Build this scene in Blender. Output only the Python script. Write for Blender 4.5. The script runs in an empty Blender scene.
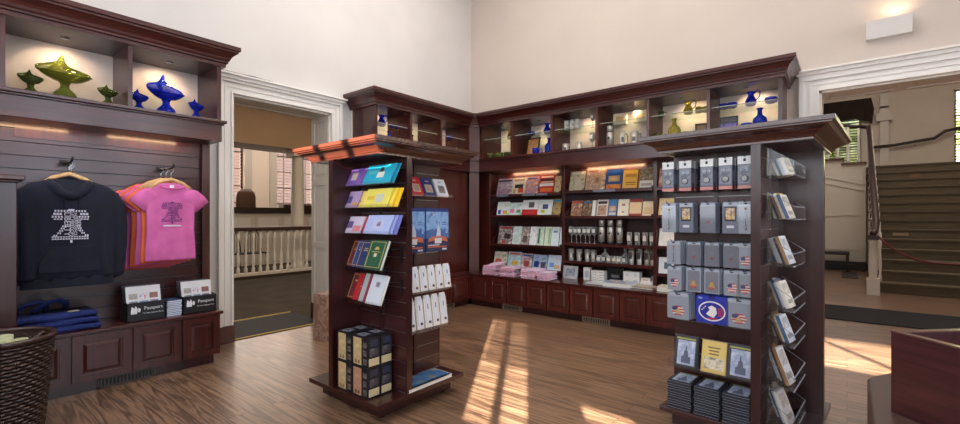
import bpy, bmesh, math, random
from math import sin, cos, pi, radians as R
from mathutils import Matrix, Vector
random.seed(7)
sc = bpy.context.scene
col = sc.collection

# ------------------------------------------------------------------ materials
_m = {}
def srgb(c):
    return tuple((v/12.92 if v <= .04045 else ((v+.055)/1.055)**2.4) for v in [k/255 for k in c])
def newmat(name):
    m = bpy.data.materials.new(name); m.use_nodes = True
    nt = m.node_tree; b = nt.nodes['Principled BSDF']
    return m, nt, b
def plain(c, rough=.55, metal=0., spec=.5, coat=0.):
    key = ('p', c, rough, metal, spec, coat)
    if key in _m: return _m[key]
    m, nt, b = newmat('paint_%d_%d_%d' % c)
    b.inputs['Base Color'].default_value = (*srgb(c), 1)
    b.inputs['Roughness'].default_value = rough; b.inputs['Metallic'].default_value = metal
    b.inputs['Specular IOR Level'].default_value = spec; b.inputs['Coat Weight'].default_value = coat
    _m[key] = m; return m
def N(nt, t, **k):
    n = nt.nodes.new(t)
    for a, v in k.items():
        if a in n.inputs: n.inputs[a].default_value = v
        else: setattr(n, a, v)
    return n
def ramp(nt, stops, interp='LINEAR'):
    n = nt.nodes.new('ShaderNodeValToRGB'); e = n.color_ramp.elements
    n.color_ramp.interpolation = interp
    while len(e) < len(stops): e.new(.5)
    for el, (p, c) in zip(e, stops): el.position = p; el.color = (*c, 1)
    return n
def pic(cols, scale=14., name='print'):
    """a printed picture: soft blotches of a few colours"""
    key = ('pic', tuple(cols), scale)
    if key in _m: return _m[key]
    m, nt, b = newmat(name)
    tc = N(nt, 'ShaderNodeTexCoord'); no = N(nt, 'ShaderNodeTexNoise', Scale=scale, Detail=3.)
    n = len(cols)
    rp = ramp(nt, [(.3 + .4*i/max(1, n-1), srgb(c)) for i, c in enumerate(cols)], 'LINEAR')
    nt.links.new(tc.outputs['Object'], no.inputs['Vector']); nt.links.new(no.outputs['Fac'], rp.inputs['Fac'])
    nt.links.new(rp.outputs['Color'], b.inputs['Base Color']); b.inputs['Roughness'].default_value = .35
    _m[key] = m; return m
def wood(name, a, b_, axis='Z', rough=.30, scale=1., coat=.4, contrast=(.35, .7)):
    key = ('w', name)
    if key in _m: return _m[key]
    m, nt, b = newmat(name)
    tc = N(nt, 'ShaderNodeTexCoord'); mp = N(nt, 'ShaderNodeMapping')
    s = {'X': (1.2, 22, 22), 'Y': (22, 1.2, 22), 'Z': (22, 22, 1.2)}[axis]
    mp.inputs['Scale'].default_value = tuple(v*scale for v in s)
    no = N(nt, 'ShaderNodeTexNoise', Scale=1.6, Detail=6., Roughness=.6, Distortion=.6)
    rp = ramp(nt, [(contrast[0], srgb(a)), (contrast[1], srgb(b_))])
    nt.links.new(tc.outputs['Object'], mp.inputs['Vector']); nt.links.new(mp.outputs['Vector'], no.inputs['Vector'])
    nt.links.new(no.outputs['Fac'], rp.inputs['Fac']); nt.links.new(rp.outputs['Color'], b.inputs['Base Color'])
    b.inputs['Roughness'].default_value = rough; b.inputs['Coat Weight'].default_value = coat
    b.inputs['Coat Roughness'].default_value = .16
    _m[key] = m; return m
def plaster(name, c, c2):
    m, nt, b = newmat(name)
    tc = N(nt, 'ShaderNodeTexCoord'); no = N(nt, 'ShaderNodeTexNoise', Scale=1.3, Detail=5.)
    rp = ramp(nt, [(.35, srgb(c)), (.7, srgb(c2))])
    nt.links.new(tc.outputs['Object'], no.inputs['Vector']); nt.links.new(no.outputs['Fac'], rp.inputs['Fac'])
    nt.links.new(rp.outputs['Color'], b.inputs['Base Color']); b.inputs['Roughness'].default_value = .75
    n2 = N(nt, 'ShaderNodeTexNoise', Scale=60., Detail=3.); bp = N(nt, 'ShaderNodeBump', Strength=.06)
    nt.links.new(tc.outputs['Object'], n2.inputs['Vector']); nt.links.new(n2.outputs['Fac'], bp.inputs['Height'])
    nt.links.new(bp.outputs['Normal'], b.inputs['Normal'])
    return m
def cloth(name, c, c2, rough=.9, scale=9.):
    m, nt, b = newmat(name)
    tc = N(nt, 'ShaderNodeTexCoord'); no = N(nt, 'ShaderNodeTexNoise', Scale=scale, Detail=6.)
    rp = ramp(nt, [(.35, srgb(c)), (.68, srgb(c2))])
    nt.links.new(tc.outputs['Object'], no.inputs['Vector']); nt.links.new(no.outputs['Fac'], rp.inputs['Fac'])
    nt.links.new(rp.outputs['Color'], b.inputs['Base Color']); b.inputs['Roughness'].default_value = rough
    n2 = N(nt, 'ShaderNodeTexNoise', Scale=30., Detail=2.); bp = N(nt, 'ShaderNodeBump', Strength=.25, Distance=.01)
    nt.links.new(tc.outputs['Object'], n2.inputs['Vector']); nt.links.new(n2.outputs['Fac'], bp.inputs['Height'])
    nt.links.new(bp.outputs['Normal'], b.inputs['Normal'])
    return m
def tinted(name, c, fac=.5, rough=.08):
    m, nt, b = newmat(name); out = nt.nodes['Material Output']
    b.inputs['Base Color'].default_value = (*srgb(c), 1); b.inputs['Roughness'].default_value = rough
    b.inputs['Coat Weight'].default_value = .5; b.inputs['Coat Roughness'].default_value = .03
    t = N(nt, 'ShaderNodeBsdfTransparent'); t.inputs['Color'].default_value = (*[min(1, v*.6+.35) if max(c) > 215 and min(c) > 200 else v**.45 for v in srgb(c)], 1)
    lw = N(nt, 'ShaderNodeLayerWeight', Blend=.45); mt = N(nt, 'ShaderNodeMath', operation='MULTIPLY_ADD'); mt.use_clamp = True
    mt.inputs[1].default_value = .6; mt.inputs[2].default_value = fac-.15; nt.links.new(lw.outputs['Facing'], mt.inputs[0])
    mx = N(nt, 'ShaderNodeMixShader'); nt.links.new(mt.outputs[0], mx.inputs['Fac']); nt.links.new(t.outputs[0], mx.inputs[1]); nt.links.new(b.outputs[0], mx.inputs[2])
    nt.links.new(mx.outputs[0], out.inputs['Surface']); return m
def clear(name, fac=.14, tint=(1, 1, 1)):
    m = bpy.data.materials.new(name); m.use_nodes = True; nt = m.node_tree
    nt.nodes.remove(nt.nodes['Principled BSDF']); out = nt.nodes['Material Output']
    t = N(nt, 'ShaderNodeBsdfTransparent'); t.inputs['Color'].default_value = (*tint, 1)
    g = N(nt, 'ShaderNodeBsdfGlossy', Roughness=.08); mx = N(nt, 'ShaderNodeMixShader')
    lw = N(nt, 'ShaderNodeLayerWeight', Blend=.3); mt = N(nt, 'ShaderNodeMath', operation='MULTIPLY_ADD')
    mt.inputs[1].default_value = .22; mt.inputs[2].default_value = fac
    nt.links.new(lw.outputs['Facing'], mt.inputs[0]); nt.links.new(mt.outputs[0], mx.inputs['Fac'])
    nt.links.new(t.outputs[0], mx.inputs[1]); nt.links.new(g.outputs[0], mx.inputs[2])
    nt.links.new(mx.outputs[0], out.inputs['Surface'])
    return m
def emit(name, c, s):
    m, nt, b = newmat(name)
    b.inputs['Base Color'].default_value = (*srgb(c), 1)
    b.inputs['Emission Color'].default_value = (*srgb(c), 1); b.inputs['Emission Strength'].default_value = s
    return m

WA, WB = (48, 14, 12), (77, 26, 20)
woodZ = wood('mahogany_upright', WA, WB, 'Z')
woodX = wood('mahogany_along_back', WA, WB, 'X')
woodY = wood('mahogany_along_side', WA, WB, 'Y')
woodR = wood('cherry_panel', (62, 22, 18), (90, 36, 27), 'Z', contrast=(.3, .75))
woodC = wood('stand_crown_mahogany', (52, 22, 14), (80, 38, 25), 'X', rough=.26, coat=.6)
woodF = wood('door_frame_mahogany', (66, 21, 17), (94, 35, 27), 'Z')
woodD = wood('dark_mahogany_fixture', (41, 14, 15), (58, 21, 22), 'Z')
woodDX = wood('dark_mahogany_fixture_flat', (44, 15, 15), (62, 23, 22), 'X')
woodS = wood('slatwall_board', (52, 19, 20), (68, 28, 28), 'X', rough=.42)
woodSY = wood('slatwall_board_side', (50, 20, 21), (66, 28, 28), 'Y', rough=.3)
woodH = wood('hanger_maple', (196, 150, 96), (224, 184, 128), 'Y', rough=.5)
trimW = plain((226, 222, 216), .45)
trimW2 = plain((212, 204, 192), .5)
wallL = plaster('plaster_side', (206, 201, 197), (213, 208, 204))
wallB = plaster('plaster_back', (194, 181, 170), (201, 188, 177))
cream = plain((244, 228, 212), .7)
linen = plain((226, 214, 206), .75)
black = plain((14, 14, 16), .4)
blackm = plain((20, 20, 22), .6)
white = plain((236, 236, 238), .5)
paper = plain((232, 228, 216), .7)
chrome = plain((190, 190, 192), .25, 1.)
steel = plain((206, 200, 190), .38, .55)
brass = plain((190, 160, 90), .3, 1.)
slotm = plain((150, 148, 150), .35, .9)
acryl = clear('clear_acrylic', .025)
shelfg = clear('shelf_glass', .10, (.93, .98, .95))
glassE = tinted('glass_edge', (196, 206, 190), .6)
poly = clear('clear_film', .10)
g_green = tinted('green_glass', (140, 146, 66), .30)
g_yell = tinted('amber_green_glass', (186, 172, 70), .38)
g_blue = tinted('cobalt_glass', (36, 58, 196), .38)
g_dkgreen = tinted('olive_glass', (112, 124, 62), .34)
g_clear = tinted('clear_glass', (226, 226, 224), .3)

# ------------------------------------------------------------------ mesh builder
class MB:
    def __init__(s): s.v = []; s.f = []; s.fm = []; s.sm = []; s.m = []
    def mi(s, m):
        if m not in s.m: s.m.append(m)
        return s.m.index(m)
    def add(s, vs, fs, m, smooth=False):
        o = len(s.v); s.v += [tuple(v) for v in vs]; k = s.mi(m)
        for f in fs: s.f.append([i+o for i in f]); s.fm.append(k); s.sm.append(smooth)
        return s
    BF = [(0, 3, 2, 1), (4, 5, 6, 7), (0, 1, 5, 4), (1, 2, 6, 5), (2, 3, 7, 6), (3, 0, 4, 7)]
    def box(s, x0, x1, y0, y1, z0, z1, m):
        return s.add([(x0, y0, z0), (x1, y0, z0), (x1, y1, z0), (x0, y1, z0), (x0, y0, z1), (x1, y0, z1), (x1, y1, z1), (x0, y1, z1)], s.BF, m)
    def fbox(s, f, a0, a1, d0, d1, z0, z1, m):
        return s.add([f(a, d, z) for a, d, z in ((a0, d0, z0), (a1, d0, z0), (a1, d1, z0), (a0, d1, z0), (a0, d0, z1), (a1, d0, z1), (a1, d1, z1), (a0, d1, z1))], s.BF, m)
    def tbox(s, M, x0, x1, y0, y1, z0, z1, m):
        p = [(x0, y0, z0), (x1, y0, z0), (x1, y1, z0), (x0, y1, z0), (x0, y0, z1), (x1, y0, z1), (x1, y1, z1), (x0, y1, z1)]
        return s.add([tuple(M @ Vector(q)) for q in p], s.BF, m)
    def quad(s, p, m): return s.add(p, [tuple(range(len(p)))], m)
    def prism(s, pts, f, m):
        """pts: outline (u,v); f(u,v,0/1) -> point"""
        n = len(pts); vs = [f(u, v, 0) for u, v in pts] + [f(u, v, 1) for u, v in pts]
        fs = [tuple(range(n))[::-1], tuple(range(n, 2*n))] + [(i, (i+1) % n, n+(i+1) % n, n+i) for i in range(n)]
        return s.add(vs, fs, m)
    def lathe(s, prof, m, c=(0, 0, 0), seg=20, smooth=True, sx=1., sy=1.):
        n = len(prof); vs = []; fs = []
        for r, z in prof:
            for k in range(seg): a = 2*pi*k/seg; vs.append((c[0]+r*cos(a)*sx, c[1]+r*sin(a)*sy, c[2]+z))
        for i in range(n-1):
            for k in range(seg): k2 = (k+1) % seg; fs.append((i*seg+k, i*seg+k2, (i+1)*seg+k2, (i+1)*seg+k))
        fs.append(tuple(range(seg))[::-1]); fs.append(tuple((n-1)*seg+k for k in range(seg)))
        return s.add(vs, fs, m, smooth)
    def tube(s, pts, r, m, seg=8, smooth=True, flat=1.):
        P = [Vector(p) for p in pts]; vs = []; fs = []; n = len(P)
        up = None
        for i, p in enumerate(P):
            t = (P[min(i+1, n-1)]-P[max(i-1, 0)]).normalized()
            if up is None: up = Vector((0, 0, 1)) if abs(t.z) < .9 else Vector((1, 0, 0))
            a = t.cross(up).normalized(); b = a.cross(t).normalized(); up = b
            rr = r[i] if isinstance(r, (list, tuple)) else r
            for k in range(seg): q = 2*pi*k/seg; vs.append(tuple(p+a*rr*cos(q)+b*rr*flat*sin(q)))
        for i in range(n-1):
            for k in range(seg): k2 = (k+1) % seg; fs.append((i*seg+k, i*seg+k2, (i+1)*seg+k2, (i+1)*seg+k))
        fs.append(tuple(range(seg))[::-1]); fs.append(tuple((n-1)*seg+k for k in range(seg)))
        return s.add(vs, fs, m, smooth)
    def rings(s, rings, m, smooth=True, cap=True):
        seg = len(rings[0]); vs = [p for r in rings for p in r]; fs = []
        for i in range(len(rings)-1):
            for k in range(seg): k2 = (k+1) % seg; fs.append((i*seg+k, i*seg+k2, (i+1)*seg+k2, (i+1)*seg+k))
        if cap: fs.append(tuple(range(seg))[::-1]); fs.append(tuple((len(rings)-1)*seg+k for k in range(seg)))
        return s.add(vs, fs, m, smooth)
    def sweep(s, path, prof, m, closed=False):
        """moulding: prof (out, z) swept along an xy path; outward is to the right of travel"""
        P = [Vector((p[0], p[1])) for p in path]; n = len(P); vs = []; k = len(prof)
        def nrm(a, b): d = (b-a).normalized(); return Vector((d.y, -d.x))
        for i in range(n):
            if closed or 0 < i < n-1:
                a = nrm(P[i-1], P[i]); b = nrm(P[i], P[(i+1) % n]); q = (a+b); q = q/max(.2, q.dot(a))
            else: q = nrm(P[0], P[1]) if i == 0 else nrm(P[n-2], P[n-1])
            vs += [(P[i].x+q.x*o, P[i].y+q.y*o, z) for o, z in prof]
        fs = []
        for i in range(n if closed else n-1):
            j = (i+1) % n
            for t in range(k): t2 = (t+1) % k; fs.append((i*k+t, j*k+t, j*k+t2, i*k+t2))
        if not closed: fs.append(tuple(range(k))); fs.append(tuple((n-1)*k+t for t in range(k))[::-1])
        return s.add(vs, fs, m)
    def mesh(s, name, off=(0, 0, 0)):
        me = bpy.data.meshes.new(name)
        me.from_pydata([(x-off[0], y-off[1], z-off[2]) for x, y, z in s.v], [], s.f)
        for m in s.m: me.materials.append(m)
        me.polygons.foreach_set('material_index', s.fm); me.polygons.foreach_set('use_smooth', s.sm)
        bm = bmesh.new(); bm.from_mesh(me); bmesh.ops.recalc_face_normals(bm, faces=bm.faces); bm.to_mesh(me); bm.free()
        me.update(); return me

def tag(o, label, cat, group=None, kind=None):
    if label: o['label'] = label
    if cat: o['category'] = cat
    if group: o['group'] = group
    if kind: o['kind'] = kind
    return o
def obj(mb, name, parent=None, label=None, bevel=0, off=None):
    """parts given in world coordinates when off is None and the parent is unrotated at 'base'"""
    if off is None: off = tuple(parent.get('_b', (0, 0, 0))) if parent else (0, 0, 0)
    o = bpy.data.objects.new(name, mb.mesh(name, off)); col.objects.link(o)
    if parent: o.parent = parent
    if label: o['label'] = label
    if bevel:
        b = o.modifiers.new('bevel', 'BEVEL'); b.width = bevel; b.segments = 2; b.limit_method = 'ANGLE'; b.angle_limit = R(40)
    return o
BASES = {}
def thing(name, label, cat, loc=(0, 0, 0), rz=0., group=None):
    o = bpy.data.objects.new(name, None); col.objects.link(o)
    o.empty_display_size = .05
    o.location = loc; o.rotation_euler = (0, 0, rz); return tag(o, label, cat, group)
def part(mb, name, t, label=None, world=False, bevel=0):
    return obj(mb, name, t, label, bevel, off=tuple(t.location) if world else (0, 0, 0))
def solo(mb, name, label, cat, loc=(0, 0, 0), rot=(0, 0, 0), group=None, world=False):
    o = obj(mb, name, None, None, 0, off=loc if world else (0, 0, 0)); o.location = loc; o.rotation_euler = rot
    return tag(o, label, cat, group)
def struct(mb, name):
    o = obj(mb, name); o['kind'] = 'structure'; return o
def copy_thing(src, loc, rz, label, group):
    c = src.copy(); col.objects.link(c); c.location = loc; c.rotation_euler = (0, 0, rz)
    if label: c['label'] = label
    if group: c['group'] = group
    for ch in list(src.children):
        d = ch.copy(); col.objects.link(d); d.parent = c
        for g in list(ch.children):
            e = g.copy(); col.objects.link(e); e.parent = d
    return c
def lettering(txt, size, parent, loc, rot, m, name='lettering', ext=.0006):
    c = bpy.data.curves.new(name, 'FONT'); c.body = txt; c.size = size; c.extrude = ext; c.align_x = 'CENTER'; c.align_y = 'CENTER'
    c.materials.append(m)
    tmp = bpy.data.objects.new(name, c); col.objects.link(tmp)
    me = bpy.data.meshes.new_from_object(tmp.evaluated_get(bpy.context.evaluated_depsgraph_get()))
    bpy.data.objects.remove(tmp); bpy.data.curves.remove(c)
    o = bpy.data.objects.new(name, me); col.objects.link(o); o.parent = parent; o.location = loc; o.rotation_euler = rot
    return o
ORD = ['first', 'second', 'third', 'fourth', 'fifth', 'sixth', 'seventh', 'eighth', 'ninth', 'tenth', 'eleventh', 'twelfth']

# planes of the room (metres): side wall x=-5, back wall y=5.88, camera above the origin
XW, YW, HC = -5.0, 5.88, 5.7
fL = lambda a, d, z: (XW+d, a, z)          # a along y, d out of the side wall
fB = lambda a, d, z: (a, YW-d, z)          # a along x, d out of the back wall

# ------------------------------------------------------------------ room shell
def floor_mat():
    m, nt, b = newmat('pine_floorboards')
    tc = N(nt, 'ShaderNodeTexCoord')
    br = N(nt, 'ShaderNodeTexBrick', Scale=1., offset=.37); br.inputs['Brick Width'].default_value = 3.1; br.inputs['Row Height'].default_value = .135
    br.inputs['Mortar Size'].default_value = .0025; br.inputs['Mortar Smooth'].default_value = .2
    br.inputs['Color1'].default_value = (.0, .0, .0, 1); br.inputs['Color2'].default_value = (1, 1, 1, 1); br.inputs['Mortar'].default_value = (.5, .5, .5, 1)
    nt.links.new(tc.outputs['Object'], br.inputs['Vector'])
    # per-board shift of the grain
    sep = N(nt, 'ShaderNodeVectorMath', operation='MULTIPLY_ADD')
    nt.links.new(br.outputs['Color'], sep.inputs[0]); sep.inputs[1].default_value = (7, 3, 5); nt.links.new(tc.outputs['Object'], sep.inputs[2])
    mp = N(nt, 'ShaderNodeMapping'); mp.inputs['Scale'].default_value = (.55, 11.0, 1)
    nt.links.new(sep.outputs[0], mp.inputs['Vector'])
    no = N(nt, 'ShaderNodeTexNoise', Scale=1.1, Detail=3., Distortion=.4)
    nt.links.new(mp.outputs[0], no.inputs['Vector'])
    wv = N(nt, 'ShaderNodeMath', operation='MULTIPLY'); wv.inputs[1].default_value = 46.
    nt.links.new(no.outputs['Fac'], wv.inputs[0])
    sn = N(nt, 'ShaderNodeMath', operation='SINE'); nt.links.new(wv.outputs[0], sn.inputs[0])
    rp = ramp(nt, [(.0, srgb((90, 67, 50))), (.7, srgb((140, 110, 86)))])
    ad = N(nt, 'ShaderNodeMath', operation='MULTIPLY_ADD'); ad.inputs[1].default_value = .5; ad.inputs[2].default_value = .5
    nt.links.new(sn.outputs[0], ad.inputs[0]); nt.links.new(ad.outputs[0], rp.inputs['Fac'])
    big = N(nt, 'ShaderNodeTexNoise', Scale=.9, Detail=5.); nt.links.new(tc.outputs['Object'], big.inputs['Vector'])
    rp2 = ramp(nt, [(.3, (.72, .70, .70)), (.7, (1.12, 1.1, 1.1))]); nt.links.new(big.outputs['Fac'], rp2.inputs['Fac'])
    rb = ramp(nt, [(0., (.86, .84, .82)), (1., (1.1, 1.08, 1.05))]); nt.links.new(br.outputs['Color'], rb.inputs['Fac'])
    m1 = N(nt, 'ShaderNodeMix', data_type='RGBA', blend_type='MULTIPLY'); m1.inputs[0].default_value = 1
    m2 = N(nt, 'ShaderNodeMix', data_type='RGBA', blend_type='MULTIPLY'); m2.inputs[0].default_value = 1
    nt.links.new(rp.outputs[0], m1.inputs[6]); nt.links.new(rp2.outputs[0], m1.inputs[7])
    nt.links.new(m1.outputs[2], m2.inputs[6]); nt.links.new(rb.outputs[0], m2.inputs[7])
    m3 = N(nt, 'ShaderNodeMix', data_type='RGBA'); nt.links.new(br.outputs['Fac'], m3.inputs[0])
    nt.links.new(m2.outputs[2], m3.inputs[6]); m3.inputs[7].default_value = (*srgb((52, 34, 24)), 1)
    nt.links.new(m3.outputs[2], b.inputs['Base Color'])
    b.inputs['Roughness'].default_value = .40; b.inputs['Coat Weight'].default_value = .5; b.inputs['Coat Roughness'].default_value = .28
    bp = N(nt, 'ShaderNodeBump', Strength=.15, Distance=.004); nt.links.new(sn.outputs[0], bp.inputs['Height']); nt.links.new(bp.outputs[0], b.inputs['Normal'])
    return m
floorM = floor_mat()
carpetM = cloth('brown_carpet', (46, 37, 29), (60, 49, 38), 1., 3.)
struct(MB().box(-5.0, 6., -1.3, 6.3, -.06, 0, floorM), 'floor')
struct(MB().box(-2.5, 6., 6.3, 18., -.06, 0, floorM), 'floor_hall')
struct(MB().box(-19., -5.0, -2., 13., -.06, 0, carpetM), 'floor_courtroom')
struct(MB().box(-5.4, 6.4, -1.4, 6.28, HC, HC+.1, wallB), 'ceiling')

# side wall with its doorway (y 2.0..3.16, to z 2.6)
D1a, D1b, D1h = 2.0, 3.16, 2.60
w = MB(); w.box(-5.4, XW, -2.1, D1a, 0, HC, wallL); w.box(-5.4, XW, D1b, 13.1, 0, HC, wallL); w.box(-5.4, XW, D1a, D1b, D1h, HC, wallL)
struct(w, 'wall_side')
D2a, D2b, D2h = -.225, 1.55, 2.62
w = MB(); w.box(XW, D2a, YW, YW+.4, 0, HC, wallB); w.box(D2b, 6.4, YW, YW+.4, 0, HC, wallB); w.box(D2a, D2b, YW, YW+.4, D2h, HC, wallB)
struct(w, 'wall_back')
# wall behind the camera, unseen window openings and slit, shaped for the sun patches
WY = -1.0
def holed_wall(mb, x0, x1, holes, z1, m):
    xs = sorted(set([x0, x1] + [h[0] for h in holes] + [h[1] for h in holes]))
    for a, b in zip(xs, xs[1:]):
        zs = sorted([(h[2], h[3]) for h in holes if h[0] <= a+1e-6 and h[1] >= b-1e-6]); z = 0
        for c, d in zs:
            if c > z: mb.box(a, b, WY-.04, WY, z, c, m)
            z = d
        mb.box(a, b, WY-.04, WY, z, z1, m)
HOLES = [(.15, .72, 1.19, 2.16), (-1.38, -.36, 2.73, 2.98), (3.75, 5.1, 2.24, 2.74), (1.12, 1.50, 1.40, 1.47)]
w = MB(); holed_wall(w, -5.4, 6.4, HOLES, HC, wallL); struct(w, 'wall_front')
w = MB(); SW = ((-.5, .7), (1.3, 2.5), (3.1, 4.3)); ya = -1.4
for a, b in SW: w.box(6., 6.4, ya, a, 0, HC, wallL); w.box(6., 6.4, a, b, 0, .9, wallL); w.box(6., 6.4, a, b, 5.0, HC, wallL); ya = b
w.box(6., 6.4, ya, 6.28, 0, HC, wallL); struct(w, 'wall_stairs_side')
for n, (a, b) in enumerate(SW):
    mb = MB()
    for q in ((a, a+.05), (b-.05, b), ((a+b)/2-.02, (a+b)/2+.02)): mb.box(6.15, 6.2, q[0], q[1], .9, 5.0, trimW)
    for z in (.9, 1.6, 2.3, 2.95, 3.6, 4.3, 4.95): mb.box(6.15, 6.2, a, b, z, z+.05, trimW)
    struct(mb, 'window_%d' % (n+11))
def window(n, h, cols, rows, blind=None):
    mb = MB(); x0, x1, z0, z1 = h; y = WY-.02
    for a, b in ((x0, x0+.025), (x1-.025, x1)): mb.box(a, b, y-.02, y+.02, z0, z1, trimW)
    for a, b in ((z0, z0+.025), (z1-.025, z1)): mb.box(x0, x1, y-.02, y+.02, a, b, trimW)
    for i in range(1, cols): x = x0+(x1-x0)*i/cols; mb.box(x-.028, x+.028, y-.018, y+.018, z0, z1, trimW)
    for i in range(1, rows): z = z0+(z1-z0)*i/rows; mb.box(x0, x1, y-.012, y+.012, z-.012, z+.012, trimW)
    o = struct(mb, 'window_%d' % n)
    if blind:
        z0b, z1b, step, half = blind
        s = MB(); z = z0b
        while z < z1b:
            s.tbox(Matrix.Translation((0, y+.06, z)) @ Matrix.Rotation(R(0), 4, 'X'), x0+.01, x1-.01, -half, half, -.001, .001, trimW); z += step
        b = obj(s, 'blind', o)
    return o
window(1, HOLES[0], 2, 1, (1.23, 1.55, .055, .020))
s = MB(); z = 1.60
while z < 2.14: s.tbox(Matrix.Translation((0, WY+.05, z)) @ Matrix.Rotation(R(19), 4, 'X'), .16, .71, -.024, .024, -.001, .001, trimW); z += .042
struct(s, 'window_1_upper_blind')
window(2, HOLES[1], 3, 1); window(3, HOLES[2], 2, 1)

def casing(f, a0, a1, h, wd=.15, left=True, right=True, plinth=True, name='trim_1'):
    """door casing: flat band, raised outer back-band and inner bead, dark plinth blocks"""
    mb = MB()
    for on, e, sg in ((left, a0, -1), (right, a1, 1)):
        if not on: continue
        lo, hi = sorted((e, e+sg*wd)); zb = .18 if plinth else 0
        mb.fbox(f, lo, hi, 0, .03, zb, h, trimW)
        lo, hi = sorted((e+sg*(wd-.035), e+sg*wd)); mb.fbox(f, lo, hi, .03, .055, zb, h+.115, trimW)
        lo, hi = sorted((e, e+sg*.02)); mb.fbox(f, lo, hi, .03, .042, zb, h, trimW)
        lo, hi = sorted((e+sg*.06, e+sg*.085)); mb.fbox(f, lo, hi, .03, .038, zb, h+.06, trimW)
        if plinth:
            lo, hi = sorted((e, e+sg*wd)); mb.fbox(f, lo, hi, 0, .05, 0, zb, woodZ)
    mb.fbox(f, a0-wd, a1+wd, 0, .03, h, h+wd, trimW)
    for z0, z1, d in ((h, h+.02, .042), (h+.06, h+.085, .038), (h+.115, h+wd, .055), (h+wd, h+wd+.035, .075), (h+wd+.035, h+wd+.055, .10)):
        ex = (d-.055 if z0 >= h+wd-.001 else 0) if z0 > h+.1 else (-(wd-.085) if z0 > h+.03 else -(wd-.02))
        mb.fbox(f, a0-wd-ex, a1+wd+ex, .03 if z1 <= h+wd+.001 else .0, d, z0, z1, trimW)
    return struct(mb, name)
casing(fL, D1a, D1b, D1h, .145, name='trim_1')
casing(fB, D2a, D2b, D2h, .17, name='trim_2')
# panelled reveals of both doorways
def panelled(mb, P, u0, u1, v0, v1, m, rows):
    """P(u,v,d) surface; frame with sunk panels"""
    def b(a0, a1, b0, b1, d0, d1): mb.add([P(u, v, d) for u, v, d in ((a0, b0, d0), (a1, b0, d0), (a1, b1, d0), (a0, b1, d0), (a0, b0, d1), (a1, b0, d1), (a1, b1, d1), (a0, b1, d1))], MB.BF, m)
    b(u0, u1, v0, v1, 0, .006)
    sw = .07
    b(u0, u0+sw, v0, v1, .006, .022); b(u1-sw, u1, v0, v1, .006, .022)
    vs = [v0]+list(rows)+[v1]
    for i, v in enumerate(vs):
        lo = v if i == 0 else v-sw*.55; hi = v if i == len(vs)-1 else v+sw*.55
        if i == 0: hi = v+sw*1.2
        if i == len(vs)-1: lo = v-sw*1.2
        b(u0+sw, u1-sw, lo, hi, .006, .022)
    for a, c in zip(vs, vs[1:]): b(u0+sw+.03, u1-sw-.03, a+sw*1.2+.02, c-sw*1.2-.02, .006, .016)
w = MB(); panelled(w, lambda u, v, d: (u, D1b-d, v), -5.4, XW, .2, D1h, trimW2, (.95, 1.75)); w.box(-5.4, XW, D1b-.03, D1b, 0, .2, woodZ)
panelled(w, lambda u, v, d: (u, D1a+d, v), -5.4, XW, .2, D1h, trimW2, (.95, 1.75)); w.box(-5.4, XW, D1a, D1a+.03, 0, .2, woodZ)
panelled(w, lambda u, v, d: (u, v, D1h-d), -5.4, XW, D1a, D1b, trimW2, ())
struct(w, 'trim_3')
w = MB(); panelled(w, lambda u, v, d: (D2a+d, u, v), YW, YW+.4, .2, D2h, trimW2, (.95, 1.75))
panelled(w, lambda u, v, d: (v, u, D2h-d), YW, YW+.4, D2a, D2b, trimW2, (.42, 1.0))
struct(w, 'trim_4')
# threshold mat with yellow edge tape
t = thing('threshold_mat', 'black ribbed threshold mat with yellow edge tape in the courtroom doorway', 'mat', (-5.45, 2.58, 0))
w = MB(); w.box(-5.9, -5.0, D1a+.03, D1b-.03, 0, .006, plain((11, 11, 13), .7))
for k in range(28): x = -5.86+k*.03; w.box(x, x+.012, D1a+.03, D1b-.03, .006, .009, blackm)
part(w, 'rubber_sheet', t, world=True)
yel = plain((180, 150, 60), .6)
for x in (-5.93, -5.03): part(MB().box(x-.013, x+.013, D1a+.03, D1b-.03, .002, .011, yel), 'edge_tape', t, 'yellow safety tape', world=True)

# ------------------------------------------------------------------ fitted cabinets
CROWN = [(0, 0), (.03, 0), (.03, .03), (.045, .035), (.045, .05), (.055, .06), (.062, .08), (.075, .10), (.095, .12), (.11, .13), (.11, .145), (.125, .15), (.125, .185), (0, .185)]
def crown_prof(z, k=1., kz=1.): return [(o*k, z+h*kz) for o, h in CROWN]
def raised_door(t, f, a0, a1, z0, z1, m=woodF, pm=woodR):
    mb = MB(); s = .05
    mb.fbox(f, a0, a1, 0, .012, z0, z1, m)
    for q in ((a0, a0+s, z0, z1), (a1-s, a1, z0, z1)): mb.fbox(f, q[0], q[1], .012, .024, q[2], q[3], m)
    for q in ((a0+s, a1-s, z0, z0+s), (a0+s, a1-s, z1-s, z1)): mb.fbox(f, q[0], q[1], .012, .024, q[2], q[3], m)
    b0, b1, c0, c1 = a0+s+.012, a1-s-.012, z0+s+.012, z1-s-.012; e = .02
    vs = [f(a, .013, z) for a, z in ((b0, c0), (b1, c0), (b1, c1), (b0, c1))]+[f(a, .022, z) for a, z in ((b0+e, c0+e), (b1-e, c0+e), (b1-e, c1-e), (b0+e, c1-e))]
    mb.add(vs, [(4, 5, 6, 7), (0, 1, 5, 4), (1, 2, 6, 5), (2, 3, 7, 6), (3, 0, 4, 7)], pm)
    return part(mb, 'door', t, world=True)
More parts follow.
